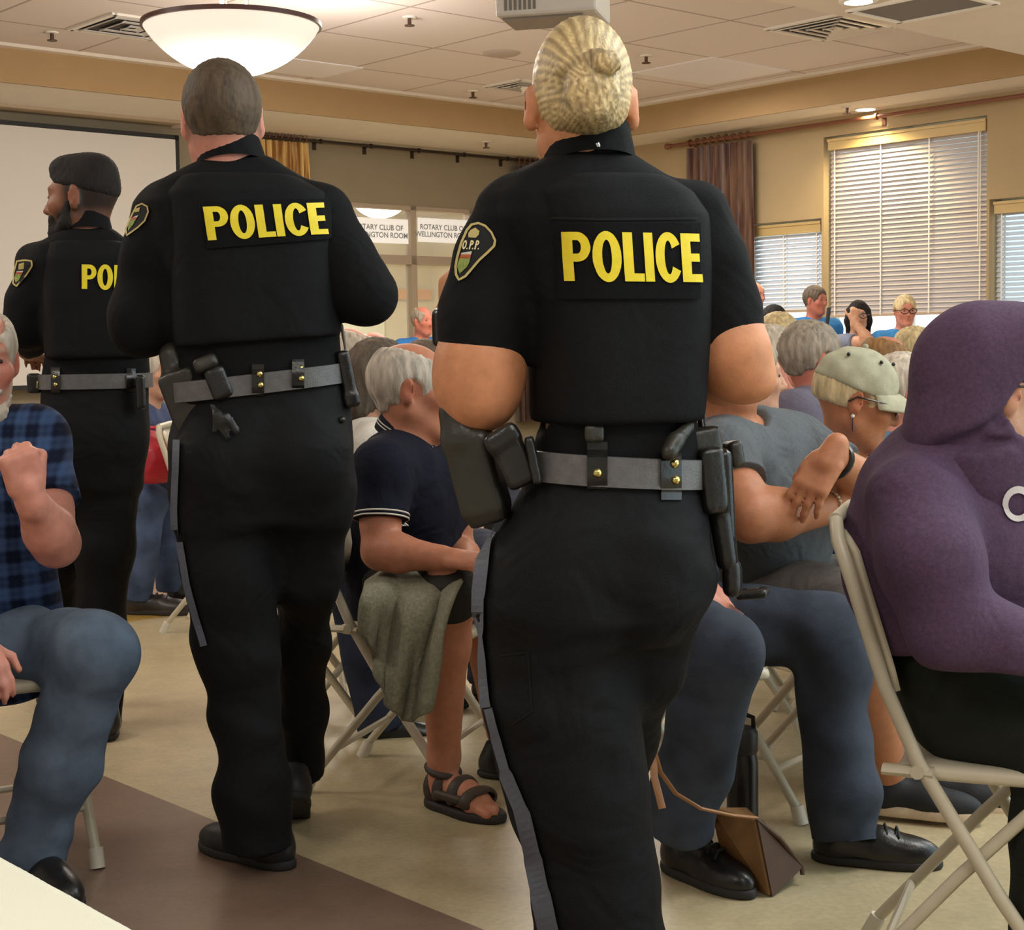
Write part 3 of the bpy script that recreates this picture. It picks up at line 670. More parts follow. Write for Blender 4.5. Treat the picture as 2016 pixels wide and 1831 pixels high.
    s_a = onback(500, 262, .1)[0]; rod('thin dark rod along the top of the back wall', P(s_a, .12, 3.20), P(.1, .12, 3.20), [(P(s, .12, 3.20), AV) for s in (.6, 1.2, 1.8, 2.4, 3.0)], mat('rod_dark', srgb(46, 34, 28), .4), .014, False)
    # ------------------------------------------------ screen
    so = .16; (sr, zr) = onback(352, 268, so); (sl_, zl) = onback(0, 234, so); zt = (zr+zl)/2; sL = sr+3.6
    t = thing('projection_screen', 'large blank white projection screen with black border on the back wall', 'screen', P((sr+sL)/2, so, .9)); lo = np.array(t.location)
    rel = lambda mb: (setattr(mb, 'v', [tuple(np.array(v)-lo) for v in mb.v]), mb)[1]
    rel(MB().box(P((sr+sL)/2, so, (zt+.9)/2), ((sL-sr)/2-.04, .004, (zt-.9)/2-.04), RROOM)).build('screen_fabric', mat('screen_white', srgb(214, 208, 202), .8), t)
    bd = MB()
    for s in (sr+.022, sL-.022): bd.box(P(s, so-.004, (zt+.9)/2), (.022, .006, (zt-.9)/2), RROOM)
    for z in (zt-.022, .922): bd.box(P((sr+sL)/2, so-.004, z), ((sL-sr)/2, .006, .022), RROOM)
    rel(bd).build('border', mat('screen_black', (.006, .006, .006), .6), t)
    co = .22; (cr, cz) = onback(357, 233, co); rel(MB().box(P(cr+2.0, co, cz+.005), (2.0, .09, .065), RROOM)).build('casing', mat('screen_case', srgb(176, 156, 132), .45), t, bevel=.01)
    rel(MB().box(P(cr+.02, co, cz+.0), (.025, .1, .08), RROOM)).build('end_cap', mat('screen_cap', srgb(214, 200, 178), .4), t)
    # ------------------------------------------------ ceiling fittings
    def zpt(px, py, z): return Wz(px, py, z)
    # pendant bowl
    pc = W(456, 52, 7.3); R_ = PX(170, 7.3); t = thing('pendant_lamp', 'large glowing white glass bowl lamp above the second officer', 'lamp', pc)
    prof = [(R_*math.sin(a)/math.sin(1.02), -R_*(math.cos(a)-math.cos(1.02))/math.sin(1.02)*1.0) for a in np.linspace(0, 1.02, 14)]; prof[0] = (.001, prof[0][1])
    MB().lathe(prof+[(r*.97, z+.012) for r, z in prof[::-1]], n=64).build('bowl', bowl_mat(), t, smooth=True)
    MB().lathe([(R_-.012, -.006), (R_+.008, -.006), (R_+.008, .014), (R_-.012, .014), (R_-.012, -.006)], n=64).build('rim', mat('lamp_rim', srgb(70, 38, 34), .4), t, smooth=True)
    for a in (.3, 2.4, 4.5):
        b = (R_*.18*math.cos(a), R_*.18*math.sin(a)); MB().tube([(b[0], b[1], -.12), (b[0], b[1], ZC-pc[2])], .008, 8).build('rod', mat('lamp_rod', srgb(150, 130, 120), .35, metal=.6), t, smooth=True)
    MB().lathe([(.001, ZC-pc[2]-.05), (.09, ZC-pc[2]-.04), (.11, ZC-pc[2]), (.001, ZC-pc[2])]).build('canopy', mat('lamp_rim', srgb(70, 38, 34), .4), t, smooth=True)
    def light(nm, kind, loc, e, col, size=.3, rot=None, spread=None, sy=None):
        l = bpy.data.lights.new(nm, kind); l.energy = e; l.color = col
        if kind == 'AREA':
            l.size = size
            if sy: l.shape = 'RECTANGLE'; l.size_y = sy
        elif kind == 'POINT': l.shadow_soft_size = size
        elif kind == 'SPOT': l.shadow_soft_size = size; l.spot_size = spread; l.spot_blend = .8
        o = bpy.data.objects.new(nm, l); COL.objects.link(o); o.location = loc
        if rot is not None: o.rotation_euler = rot
        return o
    WARM = (1, .93, .84)
    light('bowl_lamp', 'POINT', tuple(pc+UP*.12), 130, WARM, .15)
    # soft fill lights added over the seats, without any fixture
    for x, y, e in ((2.2, 3.4, 45), (-3.2, 4.0, 40), (4.4, 7.5, 60), (.9, .2, 36), (-2.0, 0.0, 30)): light('hall_fill', 'AREA', (x, y, 3.16 if y < 5 else 3.4), e, WARM, 1.0)
    for x, y, e in ((3.4, 5.6, 55), (-3.6, 6.0, 45), (5.2, 9.2, 70), (1.4, 1.4, 30), (-1.2, 10.5, 60)): light('hall_uplight_fill', 'POINT', (x, y, 2.85), e, WARM, .3)  # point fills added to throw light up onto the ceiling
    light('far_hall_fill', 'AREA', tuple(P(4.6, 4.6, 3.45)), 120, WARM, 1.6); light('far_hall_fill', 'AREA', tuple(P(2.0, 3.6, 3.45)), 60, WARM, 1.2)  # area fills added to brighten the far end, no fixture there
    light('next_room_lamp', 'AREA', tuple(P(1.6, -2.4, 3.0)), 240, (1, .95, .82), 2.0)
    # recessed downlight + spill
    def disc(nm, lab, cat, c, r, col, n=28, parts=None):
        return 0
    dl = zpt(1704, 214, ZS); t = thing('recessed_light', 'bright round recessed light in the white soffit above the blinds', 'ceiling light', dl)
    MB().lathe([(.001, -.004), (.085, -.004), (.085, 0)]).build('lens', mat('downlight_glow', (1, .95, .85), .4, emit=14, ecol=(1, .93, .8)), t)
    MB().lathe([(.085, 0), (.085, -.012), (.115, -.008), (.12, 0)]).build('ring', mat('fixture_white', srgb(226, 220, 210), .4), t, smooth=True)
    light('soffit_downlight', 'SPOT', tuple(dl-UP*.02), 170, (1, .80, .42), .05, (0, 0, 0), 2.4)
    tt = zpt(1690, 1, ZS); t = thing('recessed_light', 'round recessed light in the bulkhead beside the square dark grille', 'ceiling light', tt)
    MB().lathe([(.001, -.004), (.085, -.004), (.085, 0)]).build('lens', mat('downlight_glow', (1, .95, .85), .4), t); MB().lathe([(.085, 0), (.085, -.012), (.115, -.008), (.12, 0)]).build('ring', mat('fixture_white', srgb(226, 220, 210), .4), t, smooth=True)
    # pool of light on the middle blind comes from the sun-side downlight; sprinklers
    def sprinkler(px, py, z, lab):
        c = zpt(px, py, z); t = thing('sprinkler', lab, 'sprinkler', c, 0, 'ceiling sprinklers')
        MB().lathe([(.001, -.012), (.045, -.010), (.05, 0)], n=20).build('escutcheon', mat('fixture_white', srgb(226, 220, 210), .4), t, smooth=True)
        MB().tube([(0, 0, 0), (0, 0, -.06)], .014, 10).lathe([(.001, -.066), (.036, -.064), (.036, -.058), (.001, -.058)], n=16).build('deflector', mat('brass_dark', srgb(96, 76, 66), .35, metal=.8), t, smooth=True)
    for px, py, z, lab in ((102, 63, ZC, 'small ceiling sprinkler left of the glowing bowl lamp'), (806, 33, ZC, 'small ceiling sprinkler between bowl lamp and projector'), (931, 179, ZC, 'small ceiling sprinkler left of the blonde officer\'s head, near the tan band'), (1272, 109, ZC, 'small ceiling sprinkler just right of the blonde officer\'s head'), (1668, 210, ZS, 'small sprinkler beside the bright soffit light'), (957, 279, ZS, 'small sprinkler under the soffit above the back wall rod')):
        sprinkler(px, py, z, lab)
    c = zpt(987, 104, ZC); t = thing('ceiling_speaker', 'round white ceiling speaker left of the blonde officer\'s head', 'speaker', c)
    MB().lathe([(.001, -.02), (.12, -.018), (.145, -.008), (.15, 0)], n=32).build('grille', mat('speaker_grey', srgb(176, 160, 150), .6), t, smooth=True)
    # vents and flush lights on the tiles
    def panel(nm, lab, cat, s, t_, hs, ht, z, col, slats=0, frame=True, emit=0):
        r = thing(nm, lab, cat, P(s, t_, z)); lo = np.array(r.location); rel = lambda mb: (setattr(mb, 'v', [tuple(np.array(v)-lo) for v in mb.v]), mb)[1]
        if slats:
            rel(MB().box(P(s, t_, z-.003), (hs, ht, .003), RROOM)).build('backing', mat('vent_dark', srgb(60, 54, 50), .8), r)
            m = MB()
            for k in range(slats):
                q = 1-(k+.5)/slats
                for sg in (-1, 1):
                    m.box(P(s+sg*hs*q, t_, z-.015), (.018, ht*q+.01, .004), RROOM@np.array(((math.cos(.6*sg), 0, -math.sin(.6*sg)), (0, 1, 0), (math.sin(.6*sg), 0, math.cos(.6*sg)))))
                    m.box(P(s, t_+sg*ht*q, z-.015), (hs*q+.01, .018, .004), RROOM)
            rel(m).build('louvres', mat('vent_metal', srgb(206, 200, 194), .3, metal=.3), r)
        else: rel(MB().box(P(s, t_, z-.004), (hs, ht, .004), RROOM)).build('diffuser', col, r)
        if frame:
            m = MB()
            for sg in (-1, 1): m.box(P(s+sg*hs, t_, z-.008), (.02, ht+.02, .008), RROOM).box(P(s, t_+sg*ht, z-.008), (hs, .02, .008), RROOM)
            rel(m).build('frame', mat('fixture_white', srgb(226, 220, 210), .4), r)
        return r
    def rm(px, py, z): D = zpt(px, py, z)-C0; return -(D@BV), -(D@AV)
    s, t_ = rm(1640, 52, ZC); panel('air_vent', 'square louvred air vent in the tiles right of the blonde officer', 'vent', s, t_, .34, .34, ZC, None, 4)
    s, t_ = rm(262, 52, ZC); panel('air_vent', 'square louvred air vent left of the bowl lamp', 'vent', s, t_, .32, .32, ZC, None, 3)
    mfl = mat('flush_diffuser', srgb(236, 234, 240), .3)
    for px, py, lab in ((1400, 140, 'flat shiny ceiling panel in the tiles near the right fascia'), (575, 130, 'flat shiny ceiling panel below the bowl lamp')):
        s, t_ = rm(px, py, ZC); panel('ceiling_panel', lab, 'ceiling panel', s, t_, .5, .45 if px > 1000 else .3, ZC, mfl, 0, False)
    s, t_ = rm(1025, 167, ZC); panel('air_vent', 'small dark air vent beside the blonde officer\'s ear', 'vent', s, t_, .22, .22, ZC, None, 3)
    s, t_ = rm(1815, 12, ZS); panel('return_grille', 'flat dark square grille in the white bulkhead', 'grille', s, t_, .27, .34, ZS, mat('grille_dark', srgb(112, 104, 96), .7), 0, True)
    # projector hung from the ceiling
    pc = W(1090, 12, 6.0); t = thing('projector', 'white box projector hanging from the ceiling above the blonde officer', 'projector', pc, math.radians(-14))
    MB().box((0, 0, 0), (.19, .14, .055)).build('body', mat('projector_white', srgb(214, 206, 196), .4), t, bevel=.012)
    m = MB()
    for i in range(7): m.box((-.19-.001, -.09+.03*i, 0), (.002, .009, .035)); m.box((-.15+.018*i, -.1405, .0), (.005, .002, .035))
    m.build('vent_slots', mat('slot_dark', srgb(120, 112, 106), .6), t)
    MB().box((-.02, -.01, -.058), (.15, .10, .004)).build('base_plate', mat('projector_grey', srgb(150, 138, 132), .5), t); MB().lathe([(.001, 0), (.02, 0), (.02, .012)], (.0, -.141, .02), 16).build('logo_bump', mat('slot_dark', srgb(120, 112, 106), .6), t)
    MB().tube([(0, 0, .05), (0, 0, ZC-pc[2]-.02)], .022, 14).box((0, 0, ZC-pc[2]-.015), (.08, .08, .012)).build('mount', mat('projector_white', srgb(214, 206, 196), .4), t, smooth=True)
    # lamp in the adjoining room and the two paper signs in the window
    c = hitw(748, 398, AV, -3.0); t = thing('pendant_lamp', 'white bowl lamp seen through the interior window', 'lamp', c)
    MB().lathe([(.36*math.sin(a), -.30*math.cos(a)+.1) for a in np.linspace(0.003, 1.35, 12)], n=36).build('bowl', mat('lamp_glass_far', (.95, .9, .8), .3, emit=5, ecol=(1, .95, .85)), t, smooth=True)
    MB().tube([(0, 0, -.1), (0, 0, 3.1-c[2])], .012, 8).build('rod', mat('lamp_rod', srgb(150, 130, 120), .35, metal=.6), t)
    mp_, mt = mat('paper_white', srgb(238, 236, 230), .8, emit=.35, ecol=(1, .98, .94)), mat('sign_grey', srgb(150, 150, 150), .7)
    for x0, x1, y0, lab in ((655, 803, 424, 'white paper room sign in the left upper pane of the interior window'), (822, 928, 428, 'white paper room sign in the right upper pane of the interior window')):
        sa, za = onback(x0, y0, .02); sb, zb = onback(x1, y0+(x1-x0)*.062, .02); z1 = (za+zb)/2; z0 = z1-.245
        t = thing('window_sign', lab, 'sign', P((sa+sb)/2, .02, z0)); lo = np.array(t.location)
        g = MB().box(P((sa+sb)/2, .02, (z0+z1)/2), (abs(sa-sb)/2, .003, (z1-z0)/2), RROOM); g.v = [tuple(np.array(v)-lo) for v in g.v]; g.build('paper', mp_, t)
        for j, txt in enumerate(('ROTARY CLUB OF', 'WELLINGTON ROOM')):
            cu = bpy.data.curves.new('wording', 'FONT'); cu.body = txt; cu.align_x = 'CENTER'; cu.size = .075; cu.offset = .0015
            tmp = bpy.data.objects.new('tmp', cu); COL.objects.link(tmp); bpy.context.view_layer.update()
            me = bpy.data.meshes.new_from_object(tmp.evaluated_get(bpy.context.evaluated_depsgraph_get())); bpy.data.objects.remove(tmp)
            sm = onback(745 if x0 < 800 else 872, 445, .02)[0]; base = P(sm, .026, z1-.115-.075*j)-lo
            for v in me.vertices: v.co = Vector(base+BV*v.co.x+UP*v.co.y)
            link('wording', me, mt, t)
def world():
    w = bpy.data.worlds.new('world'); SC.world = w; w.use_nodes = True; N = w.node_tree.nodes; L = w.node_tree.links; bg = N['Background']
    tc = N.new('ShaderNodeTexCoord'); dp = N.new('ShaderNodeVectorMath'); dp.operation = 'DOT_PRODUCT'; dp.inputs[1].default_value = tuple(BV); L.new(tc.outputs['Generated'], dp.inputs[0])
    mr = N.new('ShaderNodeMapRange'); mr.inputs['From Min'].default_value = .05; mr.inputs['From Max'].default_value = .35; L.new(dp.outputs['Value'], mr.inputs[0])
    nz = N.new('ShaderNodeTexNoise'); nz.inputs['Scale'].default_value = 9; L.new(tc.outputs['Generated'], nz.inputs['Vector'])
    sky = N.new('ShaderNodeValToRGB'); sky.color_ramp.elements[0].position = .44; sky.color_ramp.elements[0].color = (.42, .72, .80, 1); sky.color_ramp.elements[1].position = .58; sky.color_ramp.elements[1].color = (1, 1, 1, 1); L.new(nz.outputs[0], sky.inputs[0])
    sc = N.new('ShaderNodeVectorMath'); sc.operation = 'SCALE'; sc.inputs['Scale'].default_value = 2.6; L.new(sky.outputs[0], sc.inputs[0])
    mx = N.new('ShaderNodeMix'); mx.data_type = 'RGBA'; mx.inputs['A'].default_value = (.42, .38, .34, 1); L.new(mr.outputs[0], mx.inputs['Factor']); L.new(sc.outputs[0], mx.inputs['B']); L.new(mx.outputs['Result'], bg.inputs['Color']); bg.inputs['Strength'].default_value = 1
camera(); room(); world()
SC.view_settings.view_transform = 'Standard'; SC.view_settings.look = 'None'; SC.view_settings.exposure = 0.0
# ================================================================= the three officers
def blackcloth(nm, c=.0068, rough=.85, fold=.35): return mat(nm, (c*1.0, c*1.0, c*1.12), rough, noise=.12, nscale=120, bump=.25, bscale=420, fold=fold, fscale=7, spec=.15)
M_SHIRTK = blackcloth('uniform_black'); M_VEST = blackcloth('vest_black', .0078, .8, .25); M_TROUK = blackcloth('trouser_black', .0085, .75, .5)
M_BELT = mat('belt_leather', (.115, .110, .108), .33, noise=.15, nscale=60, bump=.2, bscale=300); M_LEA = mat('duty_leather', (.012, .0115, .0105), .28, noise=.2, nscale=40, bump=.15, bscale=160)
M_HOL = mat('holster_olive', (.026, .024, .017), .38, noise=.25, nscale=25, bump=.15, bscale=160)
M_SNAP = mat('brass_snap', srgb(214, 196, 120), .2, metal=1); M_YEL = mat('letter_yellow', srgb(238, 214, 40), .6, noise=.05, nscale=90, bump=.1, bscale=700); M_YEL2 = mat('patch_gold', srgb(196, 178, 112), .7)
M_STRIPE = mat('stripe_grey', srgb(92, 96, 108), .8, noise=.1, nscale=160); M_PANEL = blackcloth('panel_black', .006, .9, .1)
def pxloft(S, rows, Y, yaw, grow=0, n=2.6, k=.03, end=.02):
    R = yawR(yaw); rows = sorted(rows); mid = rows[len(rows)//2]; o = W((mid[1]+mid[2])/2, mid[0], Y); st = []
    for r in rows:
        py, xl, xr, d = r[:4]; y = r[4] if len(r) > 4 else Y
        c = W((xl+xr)/2, py, y); a = PX((xr-xl)/2, y); w = math.sqrt(max(a*a-(d*math.sin(yaw))**2, (a*.5)**2))/math.cos(yaw)
        q = (c-o)@R; st.append((q[2], q[0], q[1], w+grow, d+grow))
    S.loft(o, R, st, n, k, '+', end); return S
def pxchain(S, pts, k=.03): return S.chain([(W(x, y, Y), PX(r, Y)) for x, y, r, Y in pts], k)
def ring_band(bv, c, R, half_h, thick, off, name, mat_, parent, n=72, snaps=None):
    pts = []
    for i in range(n):
        a = 2*math.pi*i/n; d = R@np.array((math.sin(a), math.cos(a), 0)); best = 0
        for hz in (-half_h, 0, half_h):
            o = c+R[:, 2]*hz+d*.6; p, nn, ii, t = bv.ray_cast(Vector(o), Vector(-d), .6)
            if p is not None: best = max(best, .6-t)
        pts.append(best)
    pts = np.array(pts); good = pts > .04; pts = np.where(good, pts, np.median(pts[good]))
    for _ in range(3): pts = np.maximum(pts, .5*pts+.25*(np.roll(pts, 1)+np.roll(pts, -1))); 
    for _ in range(2): pts = .5*pts+.25*(np.roll(pts, 1)+np.roll(pts, -1))
    pts += off; rows = []
    for rad, hz in ((0, -half_h), (thick, -half_h+.001), (thick, half_h-.001), (0, half_h)):
        rows.append([c+R@np.array((math.sin(a)*(q+rad), math.cos(a)*(q+rad), hz)) for a, q in zip(np.linspace(0, 2*math.pi, n+1), np.append(pts, pts[0]))])
    m = MB().grid(rows); m.grid([rows[3], rows[0]]); return m.build(name, mat_, parent, smooth=True)
# --- letters as flat polygons (units: 263 x 96, y down)
def ring2(cx, cy, ox, oy, ix, iy, a0, a1, n):
    out = []
    for i in range(n):
        b0, b1 = a0+(a1-a0)*i/n, a0+(a1-a0)*(i+1)/n
        out.append([(cx+ix*math.cos(b0), cy+iy*math.sin(b0)), (cx+ox*math.cos(b0), cy+oy*math.sin(b0)), (cx+ox*math.cos(b1), cy+oy*math.sin(b1)), (cx+ix*math.cos(b1), cy+iy*math.sin(b1))])
    return out
def rect2(x0, y0, x1, y1, nx=1, ny=1):
    return [[(x0+(x1-x0)*i/nx, y0+(y1-y0)*j/ny), (x0+(x1-x0)*(i+1)/nx, y0+(y1-y0)*j/ny), (x0+(x1-x0)*(i+1)/nx, y0+(y1-y0)*(j+1)/ny), (x0+(x1-x0)*i/nx, y0+(y1-y0)*(j+1)/ny)] for i in range(nx) for j in range(ny)]
PI = math.pi
LET = {'P': rect2(0, 0, 19, 96, 3, 12)+rect2(19, 0, 27, 16, 2, 2)+rect2(19, 42, 27, 58, 2, 2)+ring2(27, 29, 24, 29, 7, 13, -PI/2, PI/2, 14),
       'O': ring2(81, 48, 27, 50, 9, 33, 0, 2*PI, 30), 'L': rect2(112, 0, 131, 96, 3, 12)+rect2(131, 80, 151, 96, 3, 2), 'I': rect2(153, 0, 171, 96, 3, 12),
       'C': ring2(201, 48, 26, 50, 8, 33, .55, 2*PI-.55, 26), 'E': rect2(226, 0, 244, 96, 3, 12)+rect2(244, 0, 262, 16, 3, 2)+rect2(244, 40, 260, 55, 3, 2)+rect2(244, 80, 263, 96, 3, 2)}
def decal(bv, polys, quad, size, off, name, m_, parent, label=None, near=None):
    """lays flat cut-out shapes onto a cloth surface; quad = its four corners as measured"""
    tl, tr, br, bl = [np.array(q, float) for q in quad]; mb = MB()
    for pg in polys:
        P = []
        for x, y in pg:
            u, v = x/size[0], y/size[1]; q = (tl*(1-u)+tr*u)*(1-v)+(bl*(1-u)+br*u)*v; P.append(hitpx(bv, q[0], q[1], off, near))
        if any(p is None for p in P): continue
        if max(np.linalg.norm(P[i]-P[i-1]) for i in range(len(P))) > .16: continue
        mb.add(P, [tuple(range(len(P)))])
    return mb.build(name, m_, parent, label) if mb.v else None
ID = lambda x0, y0, x1, y1: [(x0, y0), (x1, y0), (x1, y1), (x0, y1)]
def ribbon2(pts, w, closed=False, sub=3):
    pts = [np.array(p, float) for p in pts]; 
    if closed: pts = pts+[pts[0]]
    D = []
    for a, b in zip(pts[:-1], pts[1:]): D += [a+(b-a)*i/sub for i in range(sub)]
    D.append(pts[-1]); L = []
    for i, p in enumerate(D):
        if closed: t = D[(i+1) % (len(D)-1)]-D[i-1 if i > 0 else -2]
        else: t = D[min(i+1, len(D)-1)]-D[max(i-1, 0)]
        t = t/(np.linalg.norm(t)+1e-9); n = np.array((-t[1], t[0])); ww = w[min(i//sub, len(w)-1)] if isinstance(w, (list, tuple)) else w
        L.append((p-n*ww/2, p+n*ww/2))
    return [[tuple(L[i][0]), tuple(L[i][1]), tuple(L[i+1][1]), tuple(L[i+1][0])] for i in range(len(L)-1)]
def fan2(poly, n=5):
    """polygon -> small quads (rings towards the centre) so that it drapes over a curved surface"""
    p = [np.array(q, float) for q in poly]; c = sum(p)/len(p); out = []
    for k in range(n):
        a, b = 1-k/n, 1-(k+1)/n
        for i in range(len(p)):
            q, r = p[i], p[(i+1) % len(p)]; out.append([tuple(c+(q-c)*a), tuple(c+(r-c)*a), tuple(c+(r-c)*b), tuple(c+(q-c)*b)] if k < n-1 else [tuple(c+(q-c)*a), tuple(c+(r-c)*a), tuple(c)])
    return out
ABS = ((0, 0), (2016, 0), (2016, 1831), (0, 1831)); ASZ = (2016, 1831)
def patch(bv, outline, parent, crown, letters, shield, w=4.5):
    b = decal(bv, fan2(outline, 6), ABS, ASZ, .0025, 'shoulder_patch', mat('patch_black', (.008, .008, .009), .8), parent)
    if b is None: return
    decal(bv, ribbon2(outline, w, True), ABS, ASZ, .004, 'border', M_YEL2, b); decal(bv, fan2(crown, 2), ABS, ASZ, .004, 'crown', M_YEL2, b)
    if letters: decal(bv, letters, ABS, ASZ, .004, 'letters', mat('patch_thread', srgb(236, 222, 170), .6), b)
    ys = [p[1] for p in shield]; y0, y1 = min(ys), max(ys); 
    def band(a, c, nm, col):
        q = []; n = len(shield)
        L = [p for p in shield]
        # clip polygon between the two heights
        def clip(poly, y, keep):
            out = []
            for i in range(len(poly)):
                p, r = poly[i], poly[(i+1) % len(poly)]; ip, ir = keep(p[1], y), keep(r[1], y)
                if ip: out.append(p)
                if ip != ir: t = (y-p[1])/(r[1]-p[1]); out.append((p[0]+(r[0]-p[0])*t, y))
            return out
        L = clip(clip(L, y0+(y1-y0)*a, lambda q, y: q >= y), y0+(y1-y0)*c, lambda q, y: q <= y)
        if len(L) > 2: decal(bv, fan2(L, 2), ABS, ASZ, .004, nm, col, b)
    band(0, .14, 'shield_top', mat('patch_white', srgb(214, 206, 190), .7)); band(.14, .30, 'shield_band', mat('patch_red', srgb(186, 92, 58), .7)); band(.30, 1, 'shield_field', mat('patch_green', srgb(134, 150, 72), .7, noise=.4, nscale=120))
def collar(parent, c, R, r0, h, m_, slope=.25, r1=None):
    rows = []; n = 28; r1 = r1 or r0*.86
    for q, zz, rr in ((0, 0, r0*1.10), (1, .35*h, r0*1.04), (2, h, r1), (3, h, r1-.006), (4, .3*h, r1-.004), (5, 0, r0*.9)):
        rows.append([c+R@np.array((rr*math.sin(a), rr*.98*math.cos(a), zz+(-slope*rr*math.cos(a)))) for a in np.linspace(.28, 2*PI-.28, n)])
    return MB().grid(rows).build('collar', m_, parent, smooth=True)
def snap_on(bv, px, py, parent, r=.006, m_=None):
    p = hitpx(bv, px, py, .004)
    if p is None: return
    m = MB(); V, Fq = sphere(p, r, 6); m.add(V, Fq); m.build('snap', m_ or M_SNAP, parent, smooth=True)
def keeper(bv, belt, px, py, w, hgt, Y):
    rows = []
    for j in np.linspace(-1, 1, 7): rows.append([hitpx(bv, px+w/2*i, py+hgt/2*j, .0) for i in np.linspace(-1, 1, 5)])
    flat = [p for r in rows for p in r if p is not None]
    if len(flat) < 35: return None
    c = rows[3][2]; tw = nz3(CAM-c); off = .0055
    f = [[p+tw*off for p in r] for r in rows]; m = MB().grid(f)
    edge = [rows[0], f[0]], [rows[-1], f[-1]], [[r[0] for r in rows], [r[0] for r in f]], [[r[-1] for r in rows], [r[-1] for r in f]]
    for e in edge: m.grid([list(e[0]), list(e[1])])
    return m.build('belt_keeper', M_LEA, belt, smooth=True)
def gear(parent, name, m_, build, h=.005):
    S = SDF(h); build(S); return link(name, S.mesh(name), m_, parent)
def axbox(S, p, q, hw, hd, rnd=.008, yaw=0, k=.006):
    """rounded box running from p to q, half width hw across, half depth hd"""
    y = nz3(np.asarray(q)-np.asarray(p)); x = nz3(np.cross(y, yawR(yaw)[:, 1])); z = np.cross(x, y); S.box((np.asarray(p)+np.asarray(q))/2, (hw, np.linalg.norm(np.asarray(q)-np.asarray(p))/2, hd), np.stack((x, y, z), 1), rnd, k)
OPP = lambda T: ([[T(x, y) for x, y in pg] for pg in ring2(8, 15, 8, 15, 3.5, 9, 0, 2*PI, 14)+rect2(19, 25, 23, 30)]
      + [[T(x+28, y) for x, y in pg] for pg in rect2(0, 0, 5, 30)+ring2(5, 8.5, 9, 8.5, 4, 3.5, -PI/2, PI/2, 8)+rect2(13, 25, 17, 30)] + [[T(x+50, y) for x, y in pg] for pg in rect2(0, 0, 5, 30)+ring2(5, 8.5, 9, 8.5, 4, 3.5, -PI/2, PI/2, 8)+rect2(13, 25, 17, 30)])

